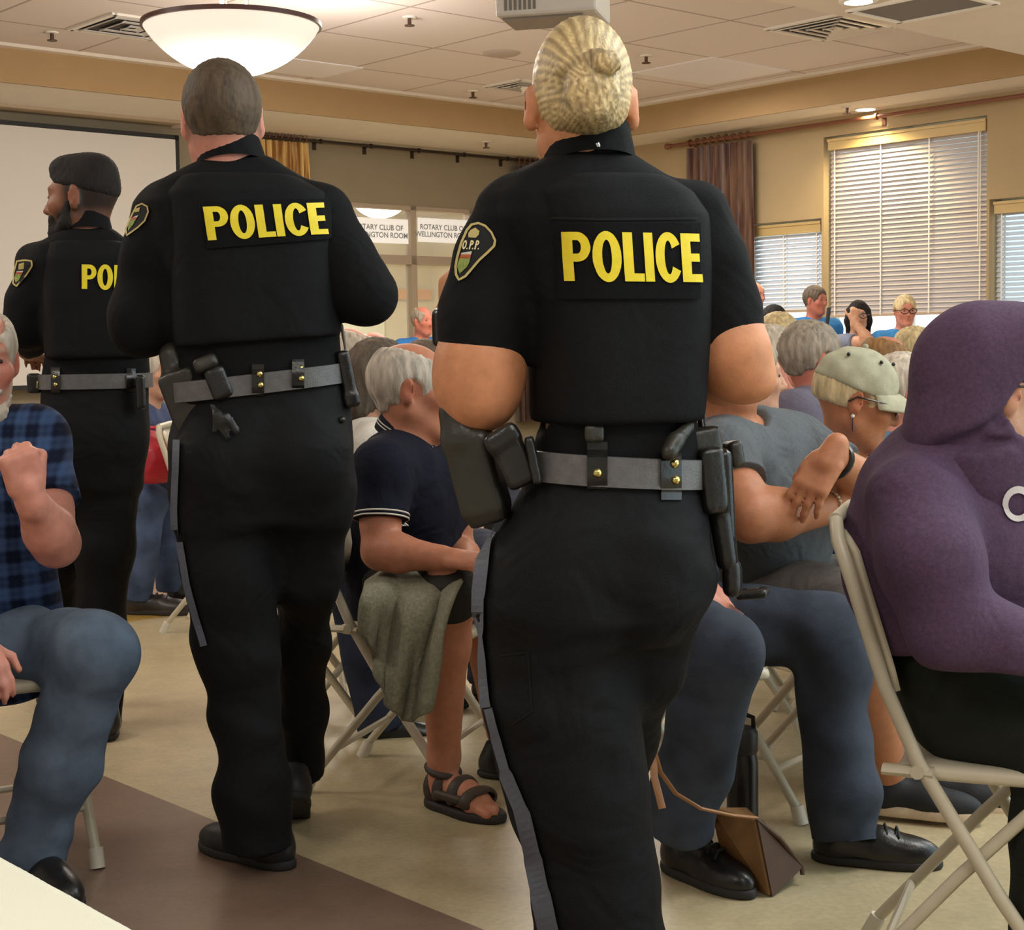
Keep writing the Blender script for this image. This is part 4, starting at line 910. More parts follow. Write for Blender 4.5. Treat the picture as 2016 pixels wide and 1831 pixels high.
def officer_woman():
    Y = 2.48; yaw = math.radians(-17); f = np.array((math.sin(yaw), math.cos(yaw), 0)); R = yawR(yaw)
    H = Head(W(1144, 214, Y-.0), math.radians(-5), math.radians(4), 0, 1.0)
    B = SDF(.006); H.add(B, W(1155, 345, Y+.0), .050, eo=.003)
    pxloft(B, [(345, 1080, 1245, .06), (390, 990, 1330, .08), (470, 1010, 1360, .09), (700, 1075, 1350, .09), (900, 1080, 1350, .09), (1000, 1060, 1350, .10)], Y, yaw)
    pxchain(B, [(985, 440, 48, Y), (952, 620, 66, Y-.01), (946, 705, 78, Y-.02), (941, 752, 76, Y-.02)], .03); pxchain(B, [(941, 752, 76, Y-.02), (925, 735, 60, Y+.12), (888, 640, 34, Y+.25)], .04)
    B.ell(W(946, 800, Y-.03), (.030, .03, .026), None, .05)
    pxchain(B, [(1385, 440, 44, Y), (1425, 610, 58, Y), (1440, 690, 67, Y-.01), (1452, 725, 55, Y)], .03); pxchain(B, [(1452, 725, 55, Y), (1425, 742, 46, Y+.14), (1370, 720, 34, Y+.26)], .04)
    B.ell(W(1488, 758, Y-.01), (.022, .022, .016), None, .04)
    hand(B, W(886, 640, Y+.25), (.02, .1, 1), (-.9, -.3, 0), 1, .95, (.5, .8, .6)); hand(B, W(1362, 712, Y+.27), (-.7, .3, .25), (.2, .9, .3), 1, .92)
    for xs, x2 in ((1090, 1150), (1270, 1250)): pxchain(B, [(xs, 1050, 70, Y), (x2, 1260, 50, Y)], .03)
    body = link('police_officer', B.mesh('police_officer', None, H.color(SK['warm'], lips=(.9, .6, .6), flush=.35), 1), M_SKIN)
    tag(body, 'blonde police officer with hair in a bun, black uniform, nearest the camera, walking away', 'person'); H.eyes(body)
    # hair drawn back to a twisted bun
    def bun(S, h):
        S.ell(h.p(.002, -.116, .004), (.042, .032, .044), h.R, .008); S.ell(h.p(.020, -.143, .036), (.023, .018, .018), h.R, .005); S.cone(h.p(-.040, -.104, .036), h.p(.006, -.140, .048), .011, .011, .006)
        S.cone(h.p(.0, -.10, -.03), h.p(.0, -.082, -.058), .036, .024, .02)
    S = SDF(.0045); q = H
    S.ell(q.p(0, -.016, .034), (.0765, .108, .102), q.R, .02); S.ell(q.p(0, -.050, -.010), (.060, .060, .046), q.R, .02); bun(S, q)
    S.ell(q.p(0, .118, -.045), (.078, .085, .125), q.R, .012, '-')
    for x in (-1, 1): S.ell(q.p(x*.090, .012, -.020), (.026, .036, .050), q.R, .008, '-')
    S.box(q.p(0, .03, -.12), np.array((.2, .07, .09)), q.R, .002, .01, '-'); S.box(q.p(0, -.08, -.165), np.array((.2, .12, .108)), q.R, .002, .02, '-')
    def hn(V):
        L = q.loc(V); d = L-np.array((.0, -.11, -.01)); an = np.arctan2(d[:, 0], d[:, 2]); top = np.clip((np.abs(d[:, 0])+np.abs(d[:, 2]))/.06, 0, 1)
        w = .0007*np.sin(an*70+np.sin(d[:, 2]*30)*1.2)*.6+.0005*np.sin(an*131+d[:, 1]*25)
        b = (L[:, 1] < -.125)
        return w*top*(1-b)+b*.0009*np.sin(L[:, 0]*420+L[:, 2]*160)
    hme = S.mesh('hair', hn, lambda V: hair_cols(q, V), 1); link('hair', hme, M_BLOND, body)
    # shirt
    S = SDF(.006); D = .105
    pxloft(S, [(296, 1095, 1232, .052), (322, 1055, 1262, .072), (350, 1010, 1310, .088), (385, 970, 1370, .098), (430, 965, 1400, .104), (500, 1000, 1398, .110), (600, 1040, 1380, .112), (740, 1058, 1368, .112), (840, 1058, 1366, .110), (915, 1050, 1374, .114), (990, 1030, 1384, .12)], Y, yaw, 0, 2.5)
    pxchain(S, [(1000, 425, 62, Y), (968, 520, 72, Y-.01), (955, 610, 80, Y-.015), (946, 720, 87, Y-.02)], .035); pxchain(S, [(1372, 420, 62, Y), (1400, 520, 64, Y), (1424, 610, 66, Y), (1438, 700, 71, Y-.01)], .035)
    a = W(946, 707, Y-.02); S.cut(a, W(946, 800, Y-.02)-W(962, 706, Y-.02)+np.array((.0, 0, 0)), .15); a = W(1437, 678, Y-.01); S.cut(a, W(1457, 760, Y)-W(1437, 678, Y), .13)
    S.ell(W(1160, 285, Y), (.058, .056, .05), R, .01, '-')
    sh = link('shirt', S.mesh('shirt', folds(.006, 24, 3, (.5, .2, 1), 2.2)), M_SHIRTK, body)
    collar(body, W(1158, 328, Y-.005), R@yawR(0, -.12), .068, .056, M_SHIRTK, .35, .062)
    # vest
    S = SDF(.006); pxloft(S, [(352, 1070, 1290, .112), (385, 1020, 1345, .126), (430, 1030, 1375, .134), (520, 1052, 1380, .137), (650, 1055, 1378, .136), (780, 1056, 1372, .134), (830, 1057, 1368, .130)], Y, yaw, .002, 3.2, end=.012)
    pxchain(S, [(1040, 405, 34, Y-.05), (1070, 350, 26, Y-.04)], .03); 
    ve = link('vest', S.mesh('vest', folds(.0028, 15, 9, (.15, 0, 1))), M_VEST, body)
    bv = bvh_of(ve, sh)
    decal(bv, rect2(1103, 440, 1374, 588, 16, 10), ABS, ASZ, .006, 'name_panel', M_PANEL, ve)
    pe = bvh_of(ve)
    decal(pe, ribbon2([(1072, 428), (1180, 432), (1300, 431), (1372, 430)], 5, False, 6), ABS, ASZ, .002, 'yoke_seam', mat('seam_dark', (.002, .002, .002), .9), ve)
    edge = ribbon2([(1103, 440), (1374, 440), (1374, 588), (1103, 588)], 3, True, 8); decal(bv, edge, ABS, ASZ, .003, 'panel_edge', mat('seam_dark', (.004, .004, .004), .9), ve)
    decal(bv, sum(LET.values(), []), ((1111, 456), (1370, 462), (1376, 556), (1118, 553)), (263, 96), .0085, 'lettering', M_YEL, ve)
    # shoulder patch
    sc = lambda x, y: (840+x/6.105, 420+y/6.105)
    out = [sc(*p) for p in ((505, 215), (560, 150), (640, 128), (720, 158), (790, 235), (830, 330), (815, 395), (740, 470), (640, 565), (560, 665), (480, 765), (405, 808), (375, 740), (372, 640), (395, 520), (440, 360))]
    T = lambda x, y: sc(440+x*2.9+(30-y)*.9, 335+y*3.5)
    patch(bvh_of(sh), out, sh, [sc(*p) for p in ((520, 255), (545, 215), (600, 185), (650, 225), (640, 270), (605, 305), (520, 300))], OPP(T), [sc(*p) for p in ((440, 480), (560, 462), (528, 590), (500, 650), (415, 735), (388, 640))])
    # trousers
    S = SDF(.007)
    pxloft(S, [(880, 1052, 1372, .112), (960, 1030, 1384, .124), (1040, 985, 1396, .138), (1120, 950, 1388, .140), (1200, 953, 1382, .132), (1262, 985, 1358, .112)], Y, yaw, 0, 2.4, .05)
    pxchain(S, [(1076, 1180, 128, Y-.02), (1096, 1340, 138, Y-.0), (1122, 1480, 134, Y+.01), (1146, 1600, 124, Y+.01), (1168, 1720, 118, Y+.02), (1190, 1900, 120, Y+.03), (1205, 2130, 122, Y+.03)], .05)
    pxchain(S, [(1282, 1150, 98, Y-.01), (1262, 1300, 80, Y+.08), (1212, 1440, 76, Y+.24), (1190, 1640, 66, Y+.34), (1180, 1860, 62, Y+.30)], .05)
    for x, yy in ((1125, 1110), (1288, 1120)): S.ell(W(x, yy, Y-.075), (.070, .06, .085), R, .05)
    S.chain([(W(1258, 1150, Y-.175), .006), (W(1250, 1260, Y-.135), .014)], .03, '-'); S.chain([(W(1010, 1292, Y-.15), .006), (W(1120, 1282, Y-.165), .008), (W(1225, 1268, Y-.12), .012)], .025, '-')
    S.cut(W(1205, 2130, Y), (0, 0, -1), .3)
    fo = lambda V: folds(.008, 19, 5, (.25, .1, 1), 2.4)(V)+folds(.003, 44, 6, (.5, .2, .8), 2)(V)
    tr = link('trousers', S.mesh('trousers', fo), M_TROUK, body); tb = bvh_of(tr)
    decal(tb, ribbon2([(970, 1030), (958, 1090), (948, 1180), (947, 1250), (955, 1310), (963, 1392)], [24, 26, 23, 20, 18, 20], False, 6)+ribbon2([(968, 1394), (982, 1450), (1003, 1525), (1034, 1600), (1056, 1690), (1070, 1760), (1088, 1845)], [16, 18, 26, 30, 34, 38, 38], False, 6), ABS, ASZ, .007, 'side_stripe', M_STRIPE, tr, near=Y)
    decal(tb, ribbon2([(985, 1290), (1040, 1283), (1048, 1400), (1010, 1425)], 3, False, 8), ABS, ASZ, .002, 'pocket_seam', mat('seam_dark', (.004, .004, .004), .9), tr)
    # duty belt and gear
    c = W(1212, 922, Y); ba = .075; bR = R@np.array(((math.cos(ba), 0, math.sin(ba)), (0, 1, 0), (-math.sin(ba), 0, math.cos(ba))))
    be = ring_band(bvh_of(sh, tr), c, bR, .0235, .005, .004, 'duty_belt', M_BELT, body); bb = bvh_of(be, tr, sh)
    for px, py, ps in ((1176, 916, ((1177, 897), (1176, 931))), (1322, 938, ((1325, 912), (1327, 945)))):
        keeper(bb, be, px, py, 40, 92, Y)
        for a_, b_ in ps: snap_on(bb, a_, b_, be, .0075)
    gear(body, 'belt_clip', M_HOL, lambda S: axbox(S, W(1170, 836, Y-.125), W(1170, 872, Y-.125), .016, .006, .003, yaw))
    gear(body, 'holster', M_HOL, lambda S: (axbox(S, W(918, 850, Y-.03), W(962, 1018, Y-.03), PX(47, Y), .030, .014, yaw+.6), S.chain([(W(893, 812, Y-.03), .024), (W(905, 850, Y-.03), .030)], .02), axbox(S, W(872, 826, Y), W(910, 838, Y), .02, .02, .01, yaw), axbox(S, W(955, 990, Y-.03), W(968, 1030, Y-.03), PX(38, Y), .026, .008, yaw+.6)))
    gear(body, 'magazine_pouch', M_LEA, lambda S: (axbox(S, W(990, 862, Y-.085), W(1035, 955, Y-.085), PX(32, Y), .02, .01, yaw+.3), axbox(S, W(978, 846, Y-.085), W(1000, 880, Y-.088), PX(36, Y), .024, .01, yaw+.3)))
    gear(body, 'second_magazine_pouch', M_LEA, lambda S: axbox(S, W(1040, 858, Y-.10), W(1060, 955, Y-.105), PX(10, Y), .012, .006, yaw+.3))
    gear(body, 'baton_holder', M_LEA, lambda S: (axbox(S, W(1392, 880, Y-.04), W(1405, 1010, Y-.04), PX(26, Y), .024, .010, yaw), S.chain([(W(1410, 960, Y-.02), PX(24, Y)), (W(1432, 1105, Y-.02), PX(22, Y))], .01)))
    gear(body, 'baton', M_LEA, lambda S: (S.chain([(W(1424, 900, Y-.02), PX(18, Y)), (W(1440, 1158, Y-.02), PX(15, Y))], .01), S.cone(W(1441, 1120, Y-.02), W(1442, 1158, Y-.02), PX(20, Y), PX(20, Y), .004)))
    gear(body, 'radio', M_HOL, lambda S: (axbox(S, W(1378, 842, Y-.02), W(1388, 905, Y-.02), PX(34, Y), .022, .008, yaw), axbox(S, W(1440, 868, Y+.02), W(1448, 920, Y+.02), PX(15, Y), .02, .006, yaw), S.chain([(W(1356, 840, Y-.08), .010), (W(1330, 868, Y-.11), .012), (W(1318, 890, Y-.12), .014)], .01)))
    gear(body, 'radio_antenna', M_LEA, lambda S: S.chain([(W(1384, 850, Y+.01), .008), (W(1372, 720, Y+.05), .006)], .004))
    gear(body, 'shoulder_microphone', M_LEA, lambda S: (S.box(W(876, 645, Y+.18), (.020, .022, .034), R, .012, .01)))
    gear(body, 'earpiece_clip', mat('chrome_clip', (.7, .7, .68), .2, metal=1), lambda S: axbox(S, W(1175, 280, Y-.085), W(1179, 291, Y-.085), .003, .003, .001, yaw), .002)
    for hx, hy, hY in ((1205, 2140, Y+.03), (1175, 1960, Y+.36)):
        g = W(hx, hy, hY); shoe(body, (g[0], g[1]-.05, 0), yaw, .28, h=.007)
    return body
M_BLOND = None
def hair_cols(q, V):
    L = q.loc(V); d = L-np.array((.0, -.11, -.01)); an = np.arctan2(d[:, 0], d[:, 2])
    w = .5+.5*np.sin(an*43+np.sin(d[:, 2]*25+d[:, 0]*12)*1.2); w2 = .5+.5*np.sin(an*97+d[:, 1]*40)
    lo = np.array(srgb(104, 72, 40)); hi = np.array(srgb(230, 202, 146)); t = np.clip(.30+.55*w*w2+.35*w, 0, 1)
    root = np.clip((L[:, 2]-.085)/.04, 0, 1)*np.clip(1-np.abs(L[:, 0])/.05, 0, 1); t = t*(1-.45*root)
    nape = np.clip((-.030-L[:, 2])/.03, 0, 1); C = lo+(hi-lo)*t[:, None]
    rb = np.sqrt(((L[:, 0]-.002)/.044)**2+((L[:, 2]-.004)/.046)**2); ring = np.exp(-((rb-1.02)/.13)**2)*(L[:, 1] < -.08); rk = np.sqrt(((L[:, 0]-.020)/.023)**2+((L[:, 2]-.036)/.018)**2); ring = np.maximum(ring*.30, .38*np.exp(-((rk-1.08)/.16)**2)*(L[:, 1] < -.12))  # crease shade round bun and knot painted into the hair colour
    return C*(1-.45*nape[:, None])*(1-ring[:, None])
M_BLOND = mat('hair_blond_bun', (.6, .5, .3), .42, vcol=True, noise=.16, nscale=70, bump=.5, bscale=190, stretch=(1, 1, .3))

def officer_tall():
    Y = 3.53; yaw = math.radians(-12); R = yawR(yaw)
    H = Head(W(438, 240, Y), math.radians(-13), math.radians(2), math.radians(-2), 1.05)
    B = SDF(.0065); H.add(B, W(452, 345, Y), .062)
    pxloft(B, [(340, 395, 540, .07), (380, 340, 620, .09), (600, 370, 630, .10), (760, 380, 650, .10)], Y, yaw)
    pxchain(B, [(320, 430, 36, Y), (282, 630, 36, Y), (300, 640, 30, Y+.15), (360, 590, 26, Y+.3)], .03); pxchain(B, [(640, 420, 36, Y), (722, 585, 34, Y), (700, 585, 30, Y+.12), (610, 560, 26, Y+.28)], .03)
    hand(B, W(368, 583, Y+.31), (.6, .4, .3), (-.3, .9, .2), -1, 1); hand(B, W(600, 556, Y+.29), (-.7, .4, .2), (.3, .9, .2), 1, 1)
    pxchain(B, [(440, 900, 60, Y), (470, 1300, 45, Y), (505, 1600, 36, Y)], .03)
    body = link('police_officer', B.mesh('police_officer', None, H.color(SK['pink'], flush=.3, fade=(srgb(92, 70, 54), -.06, .75)), 1), M_SKIN); H.eyes(body)
    tag(body, 'tall police officer with short brown hair, long black sleeves, in the middle of the three', 'person')
    H.hair(body, 'buzz', 'brush', .008, .006)
    S = SDF(.007)
    pxloft(S, [(305, 405, 525, .06), (330, 362, 560, .085), (360, 318, 610, .105), (400, 290, 655, .120), (480, 318, 660, .128), (600, 338, 662, .13), (700, 348, 668, .128), (790, 345, 688, .13)], Y, yaw, 0, 2.5)
    pxchain(S, [(318, 420, 50, Y), (292, 520, 54, Y-.01), (282, 620, 58, Y-.02), (278, 645, 50, Y-.02)], .04); pxchain(S, [(278, 642, 52, Y-.02), (300, 640, 46, Y+.14), (360, 590, 34, Y+.29)], .04)
    pxchain(S, [(640, 415, 50, Y), (680, 510, 54, Y-.01), (712, 570, 55, Y-.02), (728, 585, 46, Y-.02)], .04); pxchain(S, [(722, 582, 48, Y-.02), (700, 582, 42, Y+.12), (608, 560, 34, Y+.28)], .04)
    S.ell(W(455, 295, Y), (.066, .064, .05), R, .01, '-')
    sh = link('shirt', S.mesh('shirt', folds(.0075, 21, 13, (.5, .2, 1), 2.2)), M_SHIRTK, body)
    collar(body, W(455, 330, Y-.005), R@yawR(0, -.1, -.06), .074, .054, M_SHIRTK, .35, .068)
    S = SDF(.007); pxloft(S, [(350, 355, 575, .118), (385, 330, 640, .138), (440, 335, 655, .148), (560, 342, 658, .150), (650, 346, 664, .148), (690, 350, 668, .145)], Y, yaw, .002, 3.2, end=.012)
    S.cut(W(510, 672, Y-.1), (.06, -.0, -1), .5)
    ve = link('vest', S.mesh('vest', folds(.003, 14, 19, (.15, 0, 1))), M_VEST, body); bv = bvh_of(ve, sh)
    decal(bv, rect2(0, 0, 1, 1, 14, 8), ((398, 400), (650, 392), (654, 470), (408, 490)), (1, 1), .006, 'name_panel', M_PANEL, ve)
    decal(bv, sum(LET.values(), []), ((401, 409), (633, 401), (642, 461), (411, 474)), (263, 96), .0085, 'lettering', M_YEL, ve)
    sc = lambda x, y: (x/2.817, 250+y/2.817)
    patch(bvh_of(sh), [sc(*p) for p in ((765, 440), (795, 425), (825, 440), (830, 470), (810, 520), (770, 560), (710, 605), (706, 570), (735, 500))], sh, [sc(*p) for p in ((760, 455), (785, 445), (780, 470), (755, 475))], None, [sc(*p) for p in ((740, 505), (775, 490), (745, 545), (718, 580), (722, 540))], 3)
    S = SDF(.0075)
    pxloft(S, [(740, 352, 675, .125), (800, 345, 688, .138), (880, 342, 694, .150), (960, 345, 692, .146), (1030, 360, 672, .12)], Y, yaw, 0, 2.4, .05)
    pxchain(S, [(440, 980, 94, Y-.02), (448, 1120, 88, Y-.02), (468, 1280, 74, Y), (486, 1420, 66, Y), (500, 1560, 67, Y), (508, 1690, 71, Y)], .05)
    pxchain(S, [(612, 980, 80, Y), (604, 1120, 68, Y+.08), (594, 1260, 50, Y+.22), (596, 1400, 44, Y+.34), (598, 1540, 40, Y+.44)], .05)
    for x in (445, 600): S.ell(W(x, 900, Y-.085), (.09, .07, .09), R, .05)
    S.chain([(W(545, 900, Y-.20), .006), (W(545, 1010, Y-.15), .015)], .03, '-'); S.cut(W(508, 1664, Y), (0, .1, -1), .16); S.cut(W(598, 1520, Y+.44), (0, .4, -1), .10)
    tr = link('trousers', S.mesh('trousers', lambda V: folds(.009, 17, 15, (.25, .1, 1), 2.4)(V)+folds(.003, 40, 16, (.5, .2, .8), 2)(V)), M_TROUK, body); tb = bvh_of(tr)
    decal(tb, ribbon2([(352, 868), (350, 930), (347, 1000), (349, 1050)], 13, False, 6)+ribbon2([(358, 1066), (372, 1150), (388, 1210), (405, 1270)], 13, False, 6), ABS, ASZ, .007, 'side_stripe', M_STRIPE, tr, near=Y)
    snap_on(tb, 670, 828, tr, .008, M_LEA)
    c = W(515, 752, Y); rl = .10; bR = R@np.array(((math.cos(rl), 0, -math.sin(rl)), (0, 1, 0), (math.sin(rl), 0, math.cos(rl))))
    be = ring_band(bvh_of(sh, tr), c, bR, .0225, .005, .004, 'duty_belt', M_BELT, body); bb = bvh_of(be, tr, sh)
    for px, py, ps in ((508, 748, ((511, 736), (513, 758))), (587, 738, ((591, 725), (592, 745)))):
        keeper(bb, be, px, py, 24, 62, Y)
        for a_, b_ in ps: snap_on(bb, a_, b_, be, .0075)
    gear(body, 'holster', M_HOL, lambda S: (axbox(S, W(352, 730, Y-.08), W(398, 852, Y-.08), PX(40, Y), .034, .012, yaw+.5), S.chain([(W(340, 700, Y-.06), .03), (W(350, 735, Y-.06), .034)], .02)))
    gear(body, 'magazine_pouch', M_LEA, lambda S: axbox(S, W(418, 722, Y-.135), W(444, 786, Y-.135), PX(21, Y), .018, .012, yaw)); gear(body, 'pouch_flap', M_HOL, lambda S: axbox(S, W(400, 704, Y-.13), W(412, 730, Y-.135), PX(24, Y), .024, .01, yaw))
    def keys(S):
        r = np.random.RandomState(4)
        for i in range(5):
            p = W(440+r.randint(-18, 18), 825+r.randint(-10, 10), Y-.17); axbox(S, p, p+np.array((r.uniform(-.01, .03), 0, -.035-.01*r.rand())), .007, .0025, .002, yaw+r.uniform(-.5, .5), .002)
        S.cone(W(418, 800, Y-.16), W(440, 828, Y-.17), .006, .005)
    gear(body, 'key_ring', mat('key_steel', (.03, .03, .03), .4, metal=.5), keys, .003)
    gear(body, 'radio', M_LEA, lambda S: (axbox(S, W(672, 690, Y-.02), W(692, 790, Y-.02), PX(13, Y), .024, .008, yaw), axbox(S, W(688, 772, Y-.02), W(694, 802, Y-.02), PX(16, Y), .026, .008, yaw)))
    gear(body, 'radio_antenna', mat('pale_tube', srgb(176, 164, 150), .4), lambda S: S.chain([(W(672, 640, Y+.04), .0045), (W(697, 770, Y+.03), .004)], .004), .003)
    a = Wz(572, 1712, 0); shoe(body, (a[0], a[1], 0), math.radians(-52), .30, h=.006, high=.11, wl=1.05, rough=.5)
    a = Wz(600, 1612, 0); shoe(body, (a[0]+.0, a[1]-.16, .095), yaw, .29, h=.007, pitch=.55, rough=.5)
    return body

def officer_bearded():
    Y = 4.93; yaw = math.radians(-14); R = yawR(yaw)
    H = Head(W(161, 392, Y), math.radians(-82), math.radians(3), 0, 1.06)
    B = SDF(.0075); H.add(B, W(172, 478, Y), .058)
    pxloft(B, [(470, 120, 225, .07), (510, 80, 260, .09), (700, 105, 270, .10), (760, 105, 270, .10)], Y, yaw)
    pxchain(B, [(70, 530, 28, Y), (50, 650, 26, Y), (62, 672, 22, Y+.1), (56, 690, 18, Y+.22)], .03); hand(B, W(56, 694, Y+.22), (-.1, .9, -.1), (0, .1, .9), 1, .9)
    pxchain(B, [(255, 530, 28, Y), (285, 640, 26, Y), (250, 640, 20, Y+.2)], .03); pxchain(B, [(205, 850, 45, Y), (200, 1350, 26, Y)], .03)
    body = link('police_officer', B.mesh('police_officer', None, H.color(SK['brown'], flush=.15, brow=srgb(26, 18, 14), beard=(srgb(24, 18, 15), 1.3), fade=(srgb(36, 27, 24), -.078, .95)), 1), M_SKIN); H.eyes(body)
    tag(body, 'bearded police officer with black hair looking left, furthest of the three', 'person')
    H.hair(body, 'fade', 'dark', .005, .006, lambda S, h: (S.ell(h.p(0, .030, .092), (.055, .062, .040), h.R, .03), S.ell(h.p(0, -.045, .080), (.066, .066, .050), h.R, .03)))
    # beard
    S = SDF(.005); q = H.s
    for x in (-1, 1): S.chain([(H.p(x*.061, .016, -.02), .014), (H.p(x*.056, .028, -.070), .022), (H.p(x*.024, .072, -.104), .026), (H.p(0, .080, -.112), .027)], .015); S.cone(H.p(x*.034, .078, -.055), H.p(x*.030, .078, -.09), .016, .018, .014)
    S.cone(H.p(-.02, .094, -.049), H.p(.02, .094, -.049), .007, .007, .008)
    link('beard', S.mesh('beard', lambda V: .0015*np.sin(V[:, 0]*500)*np.sin(V[:, 2]*430)), hairmat('dark'), body)
    S = SDF(.008)
    pxloft(S, [(446, 130, 218, .062), (462, 105, 235, .085), (485, 72, 258, .105), (520, 55, 280, .118), (580, 82, 285, .125), (690, 92, 288, .13), (760, 88, 290, .13)], Y, yaw, 0, 2.5)
    pxchain(S, [(72, 520, 38, Y), (58, 590, 42, Y), (50, 645, 38, Y), (62, 668, 30, Y+.1), (56, 686, 22, Y+.17)], .04); pxchain(S, [(258, 520, 38, Y), (285, 640, 36, Y), (250, 640, 28, Y+.2)], .04)
    S.cut(W(56, 686, Y+.17), W(52, 694, Y+.24)-W(60, 680, Y+.1), .06)
    S.ell(W(173, 440, Y), (.062, .062, .045), R, .01, '-')
    sh = link('shirt', S.mesh('shirt', folds(.0075, 21, 23, (.5, .2, 1), 2.2)), M_SHIRTK, body); collar(body, W(174, 462, Y), R@yawR(0, -.1), .070, .052, M_SHIRTK, .35, .066)
    S = SDF(.008); pxloft(S, [(478, 95, 245, .118), (510, 88, 280, .138), (580, 90, 286, .148), (660, 92, 290, .148), (706, 95, 290, .145)], Y, yaw, .002, 3.2, end=.012)
    ve = link('vest', S.mesh('vest', folds(.0018, 16, 29, (.1, 0, 1))), M_VEST, body); bv = bvh_of(ve, sh)
    decal(bv, sum(LET.values(), []), ((161, 521), (310, 524), (310, 574), (161, 569)), (263, 96), .006, 'lettering', M_YEL, ve)
    sc = lambda x, y: (x/2.817, 250+y/2.817)
    patch(bvh_of(sh), [sc(*p) for p in ((100, 745), (150, 740), (180, 745), (182, 770), (150, 820), (95, 885), (78, 870), (82, 810))], sh, [sc(*p) for p in ((110, 760), (140, 752), (138, 785), (108, 790))], None, [sc(*p) for p in ((98, 800), (135, 795), (110, 850), (92, 865), (86, 840))], 3)
    S = SDF(.008)
    pxloft(S, [(740, 88, 288, .128), (830, 82, 290, .15), (900, 85, 286, .15), (960, 95, 275, .125)], Y, yaw, 0, 2.4, .05)
    pxchain(S, [(212, 940, 64, Y), (206, 1080, 54, Y), (197, 1240, 45, Y), (200, 1440, 44, Y-.02)], .05); pxchain(S, [(128, 930, 58, Y), (110, 1100, 46, Y+.1), (105, 1330, 40, Y+.3)], .05)
    S.cut(W(200, 1425, Y), (0, 0, -1), .12)
    tr = link('trousers', S.mesh('trousers', folds(.009, 17, 25, (.25, .1, 1), 2.4)), M_TROUK, body)
    be = ring_band(bvh_of(sh, tr), W(188, 750, Y), R, .0235, .005, .004, 'duty_belt', M_BELT, body); bb = bvh_of(be, tr, sh)
    keeper(bb, be, 109, 748, 18, 50, Y); snap_on(bb, 109, 742, be, .007); snap_on(bb, 111, 757, be, .007); keeper(bb, be, 258, 748, 18, 46, Y)
    gear(body, 'handcuff_case', M_LEA, lambda S: axbox(S, W(66, 735, Y-.06), W(68, 775, Y-.06), PX(13, Y), .02, .008, yaw)); gear(body, 'pouch', M_LEA, lambda S: axbox(S, W(276, 738, Y-.11), W(278, 806, Y-.11), PX(9, Y), .02, .008, yaw))
    gear(body, 'key_clip', M_SNAP, lambda S: axbox(S, W(74, 750, Y-.09), W(73, 766, Y-.09), .003, .003, .001, yaw), .003)
    a = Wz(208, 1462, 0); shoe(body, (a[0], a[1], 0), yaw, .30, h=.008); shoe(body, (-1.58, 5.25, 0), yaw, .30, h=.008)
    return body
OFF1 = officer_woman(); OFF2 = officer_tall(); OFF3 = officer_bearded()
# ================================================================= folding chair (faces +y), cloned for every sitter
M_CHAIR = mat('chair_white', srgb(206, 196, 172), .42, noise=.05, nscale=20); M_TUBE = mat('chair_tube', srgb(200, 190, 166), .35, noise=.04, nscale=30); M_CAP = mat('foot_cap', srgb(216, 208, 190), .6)
CHAIR_LABELS = []
def make_chair(loc, yaw, label, group=None):
    t = thing('folding_chair', label, 'chair', loc, -yaw, group)
    S = SDF(.008); S.box((0, .065, .448), (.205, .19, .014), None, .012, .01); S.ell((0, .05, .50), (.17, .15, .045), None, .02, '-'); link('seat', S.mesh('seat'), M_CHAIR, t)
    # curved back panel between the tubes
    rows = []
    for iz, z in enumerate(np.linspace(.585, .865, 8)):
        w = .205*(1 if 1 <= iz <= 6 else .95); y = -.135-(z-.6)*.30
        rows.append([(x, y-.045*(1-(x/.205)**2)+.012, z+(-.02*(x/.205)**2 if iz == 7 else 0)) for x in np.linspace(-w, w, 12)])
    m = MB().grid(rows); me = m.build('backrest', M_CHAIR, t, smooth=True); so = me.modifiers.new('thick', 'SOLIDIFY'); so.thickness = .012; so.offset = 0
    for s in (-1, 1):
        x = .215*s
        top = [(x*.80, -.232, .875), (x*.96, -.222, .845)] 
        f = MB().tube(top+[(x, -.195, .77), (x, -.142, .60), (x, -.085, .47), (x, .05, .25), (x, .20, .03)], .0125, 10).build('front_leg', M_TUBE, t, smooth=True)
        MB().tube([(x, .194, .045), (x, .207, .0)], [.017, .018], 10).build('foot_cap', M_CAP, f, smooth=True)
        r = MB().tube([(x*.90, .13, .43), (x*.90, -.02, .27), (x*.90, -.225, .03)], .0115, 10).build('rear_leg', M_TUBE, t, smooth=True)
        MB().tube([(x*.90, -.214, .045), (x*.90, -.236, .0)], [.016, .018], 10).build('foot_cap', M_CAP, r, smooth=True)
        MB().tube([(x*.97, -.145, .452), (x*.97, -.06, .452)], .021, 10, .45).tube([(x*1.0, -.085, .455), (x*1.07, -.085, .455)], .012, 10).build('hinge', M_TUBE, t, smooth=True)
    MB().tube([(-.172, -.233, .876), (0, -.238, .882), (.172, -.233, .876)], .0125, 10).build('top_rail', M_TUBE, t, smooth=True)
    MB().tube([(-.215, .135, .125), (.215, .135, .125)], .009, 8).build('crossbar', M_TUBE, t, smooth=True); MB().tube([(-.19, -.15, .12), (.19, -.15, .12)], .009, 8).build('crossbar', M_TUBE, t, smooth=True)
    return t
CHAIR0 = None
def chair(x, y, yaw, label, group='white folding chairs of the audience'):
    global CHAIR0
    if CHAIR0 is None: CHAIR0 = make_chair((x, y, 0), yaw, label, group); return CHAIR0
    return dup(CHAIR0, (x, y, 0), -yaw, label, group)
def chair_under(J, yaw, label, back=.04): f = J['f']; c = J['hip']+f*(.06-back); return chair(c[0], c[1], yaw, label)
